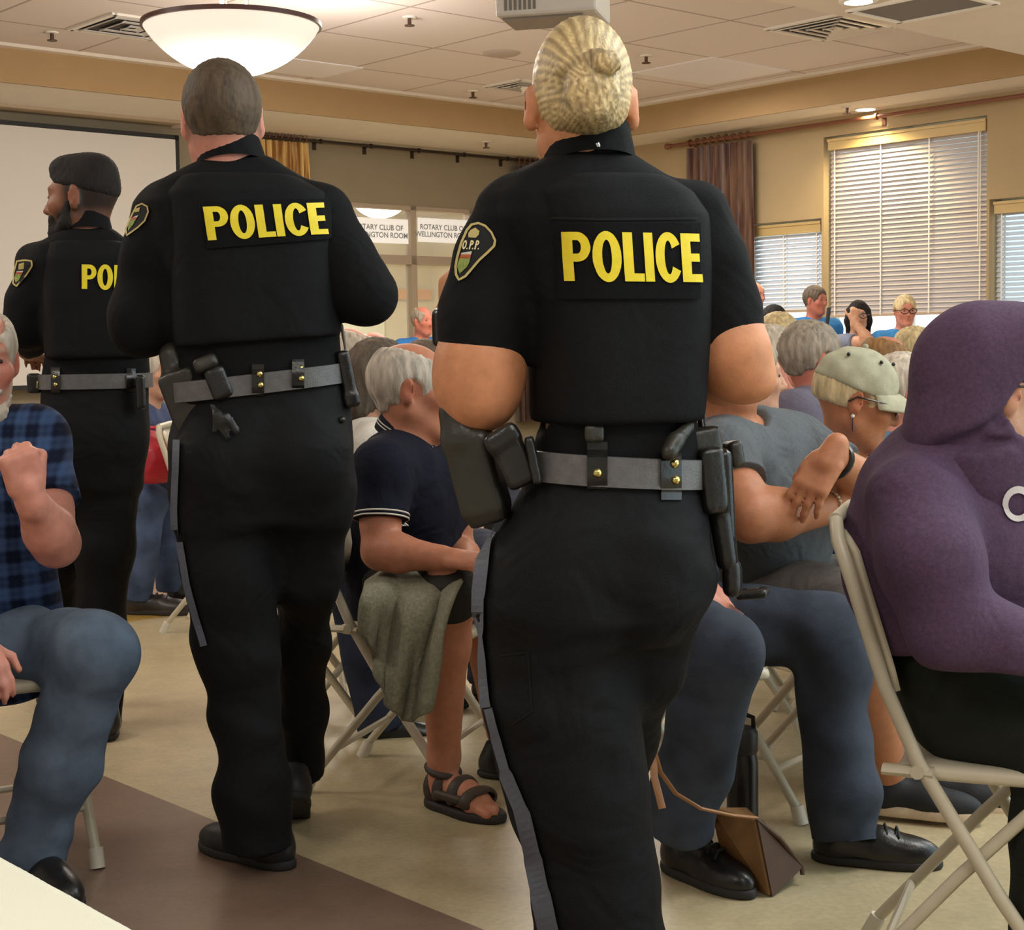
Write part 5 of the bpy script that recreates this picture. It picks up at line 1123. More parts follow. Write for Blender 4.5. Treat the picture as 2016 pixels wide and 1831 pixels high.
def cloth(nm, col, fold=.5, rough=.85, noise=.1, nscale=150, **k): return mat(nm, col, rough, noise=noise, nscale=nscale, bump=.25, bscale=420, fold=fold, fscale=9, spec=.2, **k)
def denim(nm, c): return mat(nm, srgb(*c), .85, noise=.34, nscale=11, bump=.4, bscale=500, fold=.25, fscale=7, spec=.2)
def plaid_mat():
    m = mat('plaid_blue', srgb(40, 56, 92), .85, bump=.25, bscale=420, fold=.4, fscale=9, spec=.2); N = m.node_tree.nodes; L = m.node_tree.links; b = N['Principled BSDF']
    tc = N.new('ShaderNodeTexCoord'); sp = N.new('ShaderNodeSeparateXYZ'); L.new(tc.outputs['Object'], sp.inputs[0]); tot = None
    for o, s, wgt in ((0, 118, .5), (2, 110, .5), (0, 354, .22), (2, 330, .22)):
        q = N.new('ShaderNodeMath'); q.operation = 'MULTIPLY'; q.inputs[1].default_value = s; L.new(sp.outputs[o], q.inputs[0]); r = N.new('ShaderNodeMath'); r.operation = 'SINE'; L.new(q.outputs[0], r.inputs[0])
        w = N.new('ShaderNodeMath'); w.operation = 'MULTIPLY_ADD'; w.inputs[1].default_value = wgt; L.new(r.outputs[0], w.inputs[0])
        if tot is None: w.inputs[2].default_value = 0
        else: L.new(tot, w.inputs[2])
        tot = w.outputs[0]
    k = N.new('ShaderNodeMapRange'); k.inputs['From Min'].default_value = -1.2; k.inputs['From Max'].default_value = 1.2; L.new(tot, k.inputs[0]); r = N.new('ShaderNodeValToRGB'); e = r.color_ramp.elements; e[0].position = .2; e[0].color = (*srgb(20, 28, 52), 1); e[1].position = .85; e[1].color = (*srgb(66, 90, 132), 1); L.new(k.outputs[0], r.inputs[0]); L.new(r.outputs[0], b.inputs['Base Color']); return m
def J_set(J, **k):
    for a, b in k.items(): J[a] = W(*b) if isinstance(b, tuple) and len(b) == 3 else np.asarray(b, float)
    return J
D = math.radians
# ---------------------------------------------------------------- navy polo man
def navy_man():
    yaw = D(108); H = Head(W(815, 770, 4.12), D(92), D(4), D(-3), 1.05); J = skel(H.c, yaw, True, .03)
    J_set(J, neck=(806, 872, 4.14), hip=(792, 1130, 4.28), shR=(752, 925, 3.98), shL=(868, 915, 4.30), elR=(748, 1085, 3.92), haR=(868, 1098, 3.84), elL=(905, 1090, 4.34), haL=(920, 1110, 4.02), hjR=(800, 1150, 4.16), hjL=(815, 1150, 4.36), knR=(886, 1172, 3.88), anR=(874, 1490, 4.0), knL=(960, 1160, 4.15), anL=(985, 1440, 4.30))
    sh = cloth('polo_navy', srgb(20, 22, 36), .4)
    o = figure('person', 'white-haired man in a navy polo shirt and sandals, sitting and facing right', J, H, srgb(190, 126, 98), None, sh, cloth('shorts_dark', srgb(52, 50, 46)), None, g=1.02, belly=.02, sleeve=.62, legs_bare=True, leg_r=(.088, .064, .040), tr_kw={'name': 'shorts'}, tr_hem=-.02, shirt_kw={'name': 'polo_shirt'}, h=.006, arm_r=(.050, .044, .030), colorkw=dict(flush=.4), hands={'R': dict(palm_n=(0, -.3, 1), curl=(.5, .5, .4))}, open_neck=.02,
        extra_body=lambda B, J: foot(B, J['anR'], D(135)))
    H.hair(o, 'fringe', 'white', .009, .006, None, amp=.0018)
    # collar and white tipping lines
    bv = bvh_of([c for c in o.children if c.name.startswith('polo_shirt')][0]); ps = [c for c in o.children if c.name.startswith('polo_shirt')][0]
    cr = J['neck']+np.array((0, 0, .004)); collar(ps, cr, yawR(yaw, .12), .088, .052, sh, .35, .076)
    wt = mat('tipping_white', srgb(226, 220, 208), .7); w = MB()
    for rr, zz in ((.0915, .018), (.0890, .026)): w.tube([cr+yawR(yaw, .12)@np.array((rr*math.sin(a), rr*.98*math.cos(a), zz-.35*rr*math.cos(a))) for a in np.linspace(.4, 2*PI-.4, 30)], .0016, 5)
    w.build('tipping', wt, ps)
    a, b = J['shR'], J['elR']; e = a+(b-a)*.62; d = nz3(b-a); ring = []
    for k_, off in ((0, .004), (1, -.006)):
        pts = []
        u = nz3(np.cross(d, (0, 0, 1))); v = np.cross(d, u)
        for q in np.linspace(0, 2*PI, 30, endpoint=False):
            dr = u*math.cos(q)+v*math.sin(q); p, n, i, t = bv.ray_cast(Vector(e-d*(.008-off)+dr*.2), Vector(-dr), .2)
            pts.append(np.array(p+n*.001) if p else e+dr*.075)
        w = MB().tube(pts, .0022, 5, closed=True); w.build('cuff_line', wt, ps)
    sandal(o, J['anR'], D(135)); a = J['anL']; shoe(o, (a[0]-.06, a[1], 0), D(100), .28, h=.008)
    return o, J, yaw
def foot(B, an, yaw):
    R = yawR(yaw); o = np.array((an[0], an[1], 0)); P = lambda x, y, z: o+R@np.array((x, y, z))
    B.chain([(an, .036), (P(0, -.015, .045), .032)], .03); B.chain([(P(0, 0, .06), .036), (P(0, .08, .050), .034), (P(0, .14, .035), .028)], .03); B.cone(P(-.022, .12, .034), P(.026, .13, .034), .022, .024, .02)
    for i, (x, l, r) in enumerate(((.030, .048, .0135), (.009, .050, .0105), (-.007, .044, .0098), (-.021, .036, .0092), (-.034, .028, .0088))): B.cone(P(x*.95, .145-abs(i-1)*.006, .034), P(x, .145-abs(i-1)*.006+l, .026), r*1.0, r, .006)
def sandal(body, an, yaw):
    R = yawR(yaw); o = np.array((an[0], an[1], 0)); P = lambda x, y, z: o+R@np.array((x, y, z)); m = mat('sandal_brown', srgb(62, 48, 38), .6, noise=.2, nscale=60, bump=.2, bscale=200)
    S = SDF(.005); S.ell(P(0, -.005, .01), (.044, .06, .05), R, .02); S.ell(P(0, .11, .01), (.055, .105, .05), R, .04); S.box(P(0, .05, -.1), (.3, .4, .1), R, .001, .002, '-'); S.box(P(0, .05, .124), (.3, .4, .1), R, .001, .004, '-')
    s = link('sandal', S.mesh('sandal'), mat('sandal_sole', srgb(40, 33, 28), .7), body)
    for y0, z0, wd, hh, nm in ((.012, .098, .040, .046, 'ankle_strap'), (.070, .090, .044, .048, 'instep_strap'), (.125, .070, .052, .048, 'toe_strap')):
        S = SDF(.005); S.ell(P(0, y0, .045), (wd+.010, .032, z0-.045+.010), R, .005); S.ell(P(0, y0, .045), (wd-.004, .06, z0-.045-.004), R, .004, '-'); S.box(P(0, y0, -.07), (.2, .2, .1), R, .001, .002, '-')
        link('strap', S.mesh('strap'), m, s)
    S = SDF(.005); S.ell(P(0, -.004, .100), (.049, .053, .019), yawR(yaw, .25), .01); link('ankle_band', S.mesh('ankle_band'), m, s)
    S = SDF(.005); S.ell(P(0, -.024, .05), (.043, .036, .052), R, .01); S.box(P(0, .06, .05), (.1, .06, .1), R, .001, .01, '-'); link('heel_strap', S.mesh('heel_strap'), m, s)
    S = SDF(.005); S.chain([(P(.045, .02, .05), .012), (P(.048, .11, .05), .012)], .01); S.chain([(P(-.045, .02, .05), .012), (P(-.050, .10, .05), .012)], .01); link('side_strap', S.mesh('side_strap'), m, s)
o, J, yw = navy_man(); chair_under(J, yw, 'white folding chair under the man in the navy polo shirt')
# grey jacket laid across his lap and hanging beside the knee
def jacket():
    Y = 3.9; cols = []
    top = [(722, 1150), (760, 1124), (806, 1114), (850, 1112), (892, 1116), (924, 1134)]
    bot = [(712, 1235), (738, 1320), (762, 1390), (788, 1418), (818, 1424), (846, 1400)]
    mid = [(708, 1190), (738, 1215), (775, 1250), (815, 1260), (846, 1240), (884, 1175)]
    rows = []
    for j in range(13):
        v = j/12; row = []
        for i in range(26):
            u = i/25*5; k = min(int(u), 4); fr = u-k
            P = [np.array(q[k])*(1-fr)+np.array(q[k+1])*fr for q in (top, mid, bot)]
            p = P[0]*(1-v)**2+2*P[1]*v*(1-v)+P[2]*v*v
            yy = 3.86-.05*max(0, u-2.5)/2.5-.07*min(1, v*3)-.035*math.sin(u*2.6+v*2.0)*min(1, v*2.5)-.02*math.sin(u*6.1-v)*v+.14*(1-min(1, v*5))
            row.append(W(p[0], p[1], yy))
        rows.append(row)
    t = tag(MB().grid(rows).build('jacket', mat('jacket_grey', srgb(132, 128, 108), .95, noise=.22, nscale=120, bump=.4, bscale=300, fold=.4), None, smooth=True), 'grey knitted jacket draped over the lap of the man in the navy polo', 'jacket')
    so = t.modifiers.new('thick', 'SOLIDIFY'); so.thickness = .014; ss = t.modifiers.new('sub', 'SUBSURF'); ss.levels = 1; ss.render_levels = 1
jacket()
# ---------------------------------------------------------------- plaid shirt man, left edge
def plaid_man():
    yaw = D(140); H = Head(W(-42, 712, 3.6), D(152), D(6), 0, 1.03); J = skel(H.c, yaw, True, .03)
    J_set(J, neck=(-52, 830, 3.63), hip=(-40, 1255, 3.72), shL=(66, 868, 3.62), shR=(-160, 870, 3.52), elL=(110, 1070, 3.46), haL=(62, 985, 3.34), elR=(-170, 1150, 3.35), haR=(-62, 1250, 3.26), hjL=(10, 1265, 3.68), hjR=(-90, 1275, 3.62), knL=(186, 1292, 3.40), anL=(66, 1668, 3.46), knR=(-95, 1345, 3.14), anR=(-190, 1750, 3.28))
    o = figure('person', 'white-bearded man in a blue plaid shirt and jeans at the left edge', J, H, 'pink', None, plaid_mat(), denim('jeans_light', (94, 108, 126)), dict(L=.28, h=.007), g=1.1, belly=.05, sleeve=.62, h=.006, arm_r=(.050, .046, .034), leg_r=(.088, .066, .046),
        hands={'L': dict(fdir=(-.12, -.30, .9), palm_n=(.4, -.8, .2), side=1, sc=1.02, curl=(1.3, 1.5, 1.0), thumb=.1, tcurl=1.0), 'R': dict(fdir=(.4, -.3, -.5), palm_n=(.3, -.5, .8), side=-1, curl=(.4, .4, .3))}, colorkw=dict(flush=.55, brow=srgb(170, 150, 130), beard=(srgb(208, 190, 168), .7)), sh_yaw=D(140), tr_kw={'name': 'jeans'}, tr_noise=lambda V: folds(.014, 18, 6, (.5, .2, .9), 2.8)(V)+folds(.005, 42, 7, (.6, .3, .8), 2.4)(V))
    H.hair(o, 'fringe', 'white', .011, .006, None, amp=.002)
    S = SDF(.006)
    for x in (-1, 1): S.chain([(H.p(x*.052, .03, -.075), .014), (H.p(x*.024, .07, -.104), .022), (H.p(0, .08, -.112), .024)], .015); S.cone(H.p(0, .102, -.048), H.p(x*.030, .088, -.058), .009, .008, .006)
    link('beard', S.mesh('beard', lambda V: .002*np.sin(V[:, 0]*420)*np.sin(V[:, 2]*390)), hairmat('white'), o)
    return o, J, yaw
o, J, yw = plaid_man(); chair(-1.26, 3.63, D(150), 'white folding chair under the man in the plaid shirt')
# ---------------------------------------------------------------- grey t-shirt man with folded arms
def grey_man():
    yaw = D(128); H = Head(W(1428, 706, 3.92), D(122), D(10), 0, 1.04); J = skel(H.c, yaw, True, .03)
    J_set(J, neck=(1440, 842, 3.95), hip=(1500, 1150, 4.12), shR=(1418, 900, 3.80), shL=(1565, 880, 4.10), elR=(1478, 1018, 3.66), haR=(1640, 1000, 3.76), elL=(1740, 985, 3.92), haL=(1640, 903, 3.66), hjR=(1520, 1170, 3.98), hjL=(1560, 1165, 4.18), knR=(1690, 1205, 3.72), anR=(1748, 1530, 3.86), knL=(1760, 1180, 4.02), anL=(1835, 1520, 3.98))
    o = figure('person', 'man in a grey t-shirt with arms folded, head hidden behind the blonde officer\'s arm', J, H, 'tan', None, cloth('tee_grey', srgb(92, 96, 100), .5), cloth('shorts_grey', srgb(98, 94, 90), .4), dict(L=.29, h=.007, col=(.008, .009, .012), sole=srgb(208, 186, 158), rough=.7, sole_h=.034), g=1.12, belly=.07, sleeve=.50, h=.0048, arm_r=(.056, .052, .036), leg_r=(.095, .072, .044), legs_bare=True, tr_hem=.02, tr_kw={'name': 'shorts'}, sh_yaw=D(112), shirt_noise=folds(.006, 22, 8, (.4, .1, 1), 2.6),
        hands={'L': dict(fdir=(-.50, -.22, -.74), palm_n=(-.30, -.90, .40), side=1, sc=1.06, curl=(.22, .28, .22), spread=.16, thumb=-.2, tcurl=.1), 'R': dict(fdir=(.9, .3, -.1), palm_n=(.1, -.8, .5), side=-1, curl=(.5, .6, .4))}, open_neck=.035, colorkw=dict(flush=.3, beard=(srgb(150, 100, 76), .5)))
    H.hair(o, 'short', 'grey', .012, .008)
    # watch and bead bracelet
    def band(c, d, r, nm, m_, t=.006, beads=0):
        u = nz3(np.cross(d, (0, 0, 1))); v = np.cross(d, u); mb = MB()
        if beads:
            for q in np.linspace(0, 2*PI, beads, endpoint=False):
                V, Fq = sphere(c+(u*math.cos(q)+v*math.sin(q))*r, t, 5); mb.add(V, Fq)
        else: mb.tube([c+(u*math.cos(q)+v*math.sin(q))*r for q in np.linspace(0, 2*PI, 24, endpoint=False)], t, 8, 1.0, True)
        return mb.build(nm, m_, o, smooth=True)
    d = nz3(J['haL']-J['elL']); band(J['haL']-d*.012, d, .041, 'wristband', M_LEA, .0075)
    d2 = nz3(J['haR']-J['elR']); band(J['haR']-d2*.005, d2, .040, 'bracelet', mat('beads', srgb(196, 176, 150), .3, metal=.3), .005, 24)
    return o, J, yaw
o, J, yw = grey_man(); chair_under(J, yw, 'white folding chair under the man in the grey t-shirt')
# ---------------------------------------------------------------- person in dark jeans, upper body behind the blonde officer
def jeans_person():
    yaw = D(100); H = Head(W(1270, 700, 3.52), D(85), D(4), 0, .98); J = skel(H.c, yaw, True, .02)
    J_set(J, neck=(1265, 840, 3.52), hip=(1290, 1190, 3.58), hjR=(1310, 1210, 3.46), hjL=(1330, 1205, 3.70), knR=(1418, 1285, 3.20), anR=(1340, 1610, 3.34), knL=(1632, 1245, 3.58), anL=(1664, 1630, 3.52), shR=(1240, 900, 3.38), shL=(1300, 900, 3.68), elR=(1268, 1060, 3.36), haR=(1375, 1172, 3.34), elL=(1330, 1060, 3.72), haL=(1385, 1150, 3.60))
    o = figure('person', 'person in dark blue jeans and black shoes, upper body hidden behind the blonde officer', J, H, 'pink', None, cloth('tee_dark', srgb(46, 48, 56)), denim('jeans_dark', (58, 64, 76)), None, g=.98, h=.0055, leg_r=(.088, .070, .048), hands={'R': dict(fdir=(.75, -.12, -.55), palm_n=(.3, -.5, .8), side=-1, curl=(.7, .7, .5), sc=.95)}, tr_kw={'name': 'jeans'}, tr_noise=lambda V: folds(.013, 19, 4, (.45, .3, .9), 2.8)(V)+folds(.005, 42, 7, (.6, .3, .8), 2.4)(V))
    H.hair(o, 'short', 'brown', .012, .008)
    a = Wz(1312, 1705, 0); shoe(o, (a[0], a[1], 0), D(145), .28, h=.006, high=.14, wl=1.02, laces=True, rough=.3)
    a = Wz(1602, 1690, 0); shoe(o, (a[0], a[1], 0), D(107), .285, h=.006, high=.11, wl=1.05, laces=True, rough=.3)
    return o, J, yaw
o, J, yw = jeans_person(); chair(.285, 3.62, D(80), 'white folding chair under the person in dark jeans')
# ---------------------------------------------------------------- woman in the cap
def cap_lady():
    yaw = D(118); H = Head(W(1686, 790, 4.28), D(96), D(15), D(0), 1.05); J = skel(H.c, yaw, True, .02)
    J_set(J, neck=(1650, 902, 4.33), shR=(1590, 950, 4.20), shL=(1735, 930, 4.48), hip=(1680, 1160, 4.52))
    o = figure('person', 'woman in a pale green cap and blue v-neck top looking down', J, H, 'tan', None, cloth('top_blue', srgb(40, 88, 152), .4), denim('jeans_mid', (70, 80, 100)), dict(L=.26, h=.009), g=.95, h=.006, sleeve=.6, open_neck=.05, colorkw=dict(flush=.25, brow=srgb(150, 120, 90)), neck_r=.05, shirt_cut=lambda S, J: S.ell(J['neck']+J['f']*.085+np.array((0, 0, -.03)), (.05, .05, .085), yawR(D(118)), .012, '-'))
    H.hair(o, 'short', 'bw', .009, .006, lambda S, h: (S.box(h.p(0, 0, -.108), (.3, .3, .085), h.R@yawR(0, .10), .001, .012, '-'),), amp=.002)
    S = SDF(.005); S.ell(H.p(0, -.014, .042), (.093, .116, .102), H.R, .02); S.ell(H.p(0, -.014, .030), (.084, .106, .090), H.R, .004, '-'); S.box(H.p(0, 0, -.105), (.3, .3, .135), H.R@yawR(0, .16), .001, .006, '-')
    cap = link('baseball_cap', S.mesh('baseball_cap', lambda V: .0012*np.sin(V[:, 0]*90+V[:, 2]*60)), mat('cap_green', srgb(168, 166, 142), .85, noise=.16, nscale=30, bump=.3, bscale=400), o)
    rows = []
    for j in range(9):
        v = j/8; row = []
        for i in range(17):
            a = -1.15+2.3*i/16; r = 1+v*(.72*math.cos(a*.9)); row.append(H.p(.090*math.sin(a)*(1+v*.10), -.012+.112*math.cos(a)*r, .046-.034*v-.022*(math.sin(a)**2)))
        rows.append(row)
    b = MB().grid(rows).build('brim', mat('cap_green', (0, 0, 0)), cap, smooth=True); so = b.modifiers.new('t', 'SOLIDIFY'); so.thickness = .005
    m = MB()
    for az, el in ((1.05, .75), (2.1, .75), (.25, .8)):
        V, Fq = sphere(H.p(.093*math.sin(az)*math.cos(el), -.014+.116*math.cos(az)*math.cos(el), .042+.102*math.sin(el)), .0055, 5); m.add(V, Fq)
    m.build('eyelets', M_LEA, cap); V, Fq = sphere(H.p(0, -.014, .142), .008, 6); MB().add(V, Fq).build('button', mat('cap_green', (0, 0, 0)), cap, smooth=True)
    H.glasses(o, M_LEA, .028, .02, .0026)
    e = H.p(.080, -.008, -.038); V, Fq = sphere(e, .0055, 6); er = MB().add(V, Fq).build('earring', mat('pearl', (.8, .76, .7), .2), o, smooth=True); MB().tube([e, e-UP*.03, e-UP*.042], [.001, .003, .001], 6).build('earring_drop', mat('drop_dark', (.05, .02, .04), .2), er, smooth=True)
    return o, J, yaw
o, J, yw = cap_lady(); chair_under(J, yw, 'white folding chair under the woman in the cap')
# ---------------------------------------------------------------- purple hooded sweatshirt, right edge
def purple():
    Y = 2.74; yaw = D(98); H = Head(W(1962, 772, Y), D(84), D(8), 0, 1.02); J = skel(H.c, yaw, True, .04)
    J_set(J, neck=(1900, 900, Y), hip=(1878, 1290, Y+.06), shR=(1840, 1010, Y-.03), shL=(1850, 990, Y+.10), elR=(1855, 1240, Y-.20), haR=(2080, 1310, Y-.20), elL=(1900, 1230, Y+.22), haL=(2090, 1290, Y+.12), hjR=(1900, 1385, Y-.02), hjL=(1890, 1365, Y+.16), knR=(2115, 1440, Y-.11), anR=(2085, 1985, Y-.12), knL=(2190, 1400, Y+.14), anL=(2200, 1890, Y+.14))
    M = cloth('hoodie_purple', srgb(82, 62, 84), .3, noise=.16)
    o = figure('person', 'person in a purple hooded sweatshirt with the hood up, right edge', J, H, 'fair', None, None, cloth('trousers_green_black', srgb(34, 38, 32), .5), dict(L=.28, h=.009), g=.85, h=.006, colorkw=dict(flush=.5), leg_r=(.118, .10, .055), arm_r=(.030, .030, .028), neck_r=.06, tr_noise=folds(.006, 22, 4, (.2, .3, 1), 2.5), tr_kw={'name': 'trousers'})
    S = SDF(.0065)
    S.chain([(W(1850, 975, Y+.02), .128), (W(1812, 1085, Y+.02), .128), (W(1828, 1215, Y+.02), .120)], .06); S.chain([(W(1900, 1010, Y+.06), .13), (W(1930, 1120, Y+.06), .155), (W(1920, 1225, Y+.06), .15)], .08)
    S.cone(W(1890, 900, Y+.01), W(1850, 970, Y+.02), .085, .12, .06)
    S.chain([(W(1800, 985, Y-.10), .082), (W(1822, 1110, Y-.17), .080), (W(1868, 1232, Y-.20), .074)], .05); S.chain([(W(1868, 1232, Y-.20), .075), (W(1960, 1275, Y-.20), .070), (W(2090, 1312, Y-.19), .055)], .035)
    S.chain([(W(1850, 965, Y+.18), .085), (W(1900, 1230, Y+.25), .075), (W(2090, 1290, Y+.14), .055)], .05)
    S.box(W(1850, 1345, Y), (.5, .5, .055), yawR(0), .001, .02, '-')
    S.chain([(W(1800, 846, Y-.09), .010), (W(1870, 895, Y-.13), .010), (W(1940, 960, Y-.12), .012)], .03, '-')
    hs = link('hooded_sweatshirt', S.mesh('hooded_sweatshirt', lambda V: folds(.016, 12, 31, (.6, .2, .75), 2.2)(V)+folds(.005, 32, 32, (.4, .2, .9), 2.0)(V)), M, o)
    S = SDF(.0055); R = H.R
    S.ell(H.p(0, -.026, .034), (.104, .132, .122), R, .03); S.ell(H.p(0, -.03, -.06), (.098, .112, .115), R, .05); S.chain([(H.p(0, -.045, -.10), .095), (H.p(0, -.01, -.15), .100), (H.p(0, .02, -.20), .10)], .05)
    S.ell(H.p(0, .045, .075), (.098, .085, .075), R, .04)
    S.ell(H.p(0, .0, -.005), (.088, .112, .108), R, .006, '-'); S.ell(H.p(0, .06, -.02), (.080, .11, .112), R, .006, '-')
    S.box(H.p(0, .215, -.015), (.3, .2, .135), R@np.array(((1, 0, 0), (0, math.cos(.42), math.sin(.42)), (0, -math.sin(.42), math.cos(.42)))), .03, .012, '-')
    S.chain([(H.p(.075, -.115, -.105), .006), (H.p(.098, -.03, -.05), .006), (H.p(.100, .03, .06), .004)], .02, '-'); S.chain([(H.p(.055, -.13, -.12), .006), (H.p(.096, -.06, -.09), .007), (H.p(.098, .0, -.08), .005)], .02, '-')
    hd = link('hood', S.mesh('hood', lambda V: folds(.006, 20, 41, (.8, .1, -.5), 1.6)(V)), M, o)
    H.hair(o, 'short', 'brown', .004, .008); H.glasses(o, M_LEA)
    bv = bvh_of(hs, hd); c = (1996, 992); pl = mat('print_pale', srgb(214, 206, 204), .7)
    decal(bv, ring2(c[0]+6, c[1], 30, 36, 19, 22, 0, 2*PI, 24), ABS, ASZ, .004, 'chest_print', pl, hs)
    return o, J, yaw
o, J, yw = purple()
chair(*(W(1935, 1300, 2.80)[:2]), D(112), 'white folding chair under the person in the purple hood, nearest at right')
# ================================================================= the rest of the audience
def sitter(label, px, py, Y, yaw, skin, hair, shirt, tr=(70, 74, 88), look=None, pitch=4, sc=1.0, lab_chair=None, sleeve=.6, g=.97, ck={}, legs=True, sit=True, ht=.012, hx=None, gl=False, h=.0105, bald=False, over={}, hands={}, amp=.003):
    H = Head(W(px, py, Y), D(yaw if look is None else look), D(pitch), 0, sc); J = skel(H.c, D(yaw), sit); J_set(J, **over)
    o = figure('person', label, J, H, skin, None, cloth('top_%d_%d_%d' % shirt, srgb(*shirt), .4), denim('legs_%d_%d_%d' % tr, tr), dict(L=.27, h=.013), g=g, h=h, sleeve=sleeve, colorkw=ck, low=True, hands=hands)
    if hair: H.hair(o, hair[0], hair[1], ht, .008 if Y < 9 else .010, hx, amp=amp)
    if gl: H.glasses(o, M_LEA, r=.003)
    if sit: chair_under(J, D(yaw), lab_chair or 'white folding chair under the '+label)
    return o
GREYC = dict(flush=.35)
sitter('brown-haired woman in a white t-shirt behind the navy polo man', 752, 744, 5.1, 80, 'fair', ('bob', 'darkgrey'), (226, 222, 212), look=60, lab_chair='white folding chair of the woman in white')
sitter('person in dark jeans and black shoes hidden behind the tall officer', 572, 720, 4.95, 82, 'fair', ('short', 'grey'), (60, 64, 74), tr=(44, 50, 68), h=.008, lab_chair='white folding chair behind the tall officer\'s right leg', over=dict(knR=(684, 1100, 4.72), anR=(745, 1415, 4.78), hip=(572, 1100, 4.95), hjR=(584, 1110, 4.86)))
sitter('bald man with pink scalp just right of the tall officer\'s elbow', 692, 694, 7.6, 70, 'pink', ('fringe', 'white'), (150, 140, 130), lab_chair='white folding chair of the bald man right of the tall officer')
sitter('pink-headed man with sunglasses pushed up, far back under the interior window', 740, 694, 9.2, 120, 'pink', ('fringe', 'white'), (120, 120, 128), lab_chair='white folding chair of the far pink-headed man')
sitter('grey-haired man in front of the far seated man in blue', 842, 724, 7.2, 80, 'fair', ('short', 'darkgrey'), (90, 92, 100), lab_chair='white folding chair just left of the blonde officer')
sitter('bald man in a blue t-shirt far back under the interior window', 833, 632, 13.2, 150, 'red', ('fringe', 'grey'), (52, 108, 168), sit=False, h=.013, look=140)
# right-hand block
sitter('white-haired man in profile with hand near chin, beside the blonde officer\'s arm', 1522, 702, 6.4, 92, 'red', ('short', 'white'), (38, 44, 62), h=.009, lab_chair='white folding chair of the white-haired man in profile', over=dict(elR=(1560, 800, 6.25), haR=(1540, 758, 6.2)), hands={'R': dict(fdir=(-.35, -.1, .8), palm_n=(.2, -.9, .2), side=-1, curl=(.7, .8, .6))}, gl=True)
sitter('grey-haired man in a mauve-grey shirt seen from behind, left of the cap', 1600, 708, 5.35, 62, 'red', ('short', 'grey'), (108, 104, 120), h=.008, look=72, ht=.015, lab_chair='white folding chair of the man in the mauve shirt', over=dict(shR=(1562, 812, 5.2), shL=(1680, 800, 5.5), neck=(1618, 782, 5.35)), amp=.004)
sitter('blond-grey haired woman behind the profile man', 1538, 662, 8.4, 95, 'warm', ('bob', 'bw'), (120, 116, 120), lab_chair='white folding chair of the blond-grey woman')
sitter('brown-haired balding man just behind the green cap', 1748, 718, 6.6, 85, 'pink', ('fringe', 'sandy'), (110, 112, 120), lab_chair='white folding chair behind the green cap', ht=.014)
sitter('white-haired man with a bare ear, in denim shirt, left of the purple hood', 1786, 775, 5.0, 118, 'pink', ('short', 'white'), (92, 112, 132), h=.008, look=92, lab_chair='white folding chair of the man in the denim shirt', ht=.014)
sitter('pale blonde head right behind the purple hood', 1806, 694, 7.8, 100, 'fair', ('short', 'bw'), (150, 140, 130), lab_chair='white folding chair behind the purple hood')
sitter('person in a pale blue collared shirt behind the grey t-shirt man', 1478, 742, 5.0, 95, 'fair', ('short', 'grey'), (166, 180, 214), h=.009, sleeve=1, lab_chair='white folding chair of the person in pale blue')
# standing along the windows
ST = [('bald man standing left of the low window', 1484, 582, 13.4, 150, 'pink', ('fringe', 'white'), (196, 176, 168), 140), ('dark-haired woman with hair to her shoulders below the low window', 1526, 634, 11.2, 140, 'warm', ('long', 'dark'), (150, 140, 134), 150),
      ('man in a blue t-shirt with a dark strap standing between the windows', 1606, 592, 13.2, 165, 'red', ('short', 'darkgrey'), (58, 128, 196), 140), ('dark-haired woman with her hand to her face under the tall window', 1690, 622, 12.4, 170, 'fair', ('long', 'dark'), (128, 136, 160), 190),
      ('man with glasses and fair hair in a blue t-shirt under the tall window', 1782, 613, 12.2, 175, 'pink', ('short', 'bw'), (64, 136, 198), 178), ('woman with glasses and brown hair by the right-hand window', 1964, 624, 12.2, 190, 'fair', ('long', 'brown'), (170, 160, 160), 188)]
for i, (lab, px, py, Y, yaw, sk, hr, sh, lk) in enumerate(ST):
    ov, hd = {}, {}
    if i == 3: ov = dict(elR=(1712, 672, 12.1), haR=(1684, 636, 12.15)); hd = {'R': dict(fdir=(.1, -.1, .9), palm_n=(0, -1, .1), side=-1, curl=(1, 1, .8))}
    o = sitter(lab, px, py, Y, yaw, sk, hr, sh, sit=False, look=lk, h=.011, ht=.006 if hr[0] == 'long' else .011, over=ov, hands=hd, gl=i in (3, 4, 5), ck=dict(brow=srgb(60, 44, 36)))
    if i == 2:
        c = W(1606, 640, 13.0); MB().tube([W(1632, 606, 13.1), W(1628, 640, 12.98), W(1618, 700, 12.98)], .016, 6, .4).build('bag_strap', mat('strap_dark', srgb(24, 26, 40), .8), o, smooth=True)
# ---------------------------------------------------------------- far left: jeans, red bag
H = Head(W(300, 735, 7.25), D(110), 0, 0, 1); J = skel(H.c, D(100), True); J_set(J, hip=(262, 985, 7.35), hjR=(262, 990, 7.25), hjL=(268, 985, 7.45), knR=(296, 985, 7.05), anR=(268, 1165, 7.12), knL=(328, 985, 7.35), anL=(338, 1150, 7.4))
o = figure('person', 'person in blue jeans with a red bag on the lap, between two officers', J, H, 'fair', None, cloth('top_far_blue', srgb(74, 86, 120), .4), denim('jeans_far', (78, 94, 128)), None, h=.009, low=True)
H.hair(o, 'short', 'white', .012, .009)
a = Wz(250, 1208, 0); shoe(o, (a[0], a[1], 0), D(100), .32, h=.007, laces=True, col=(.03, .025, .021), sole=(.03, .026, .022), wl=1.1, sole_h=.035); a = Wz(330, 1190, 0); shoe(o, (a[0], a[1], 0), D(96), .28, h=.009)
chair_under(J, D(100), 'white folding chair under the person with the red bag', .15)
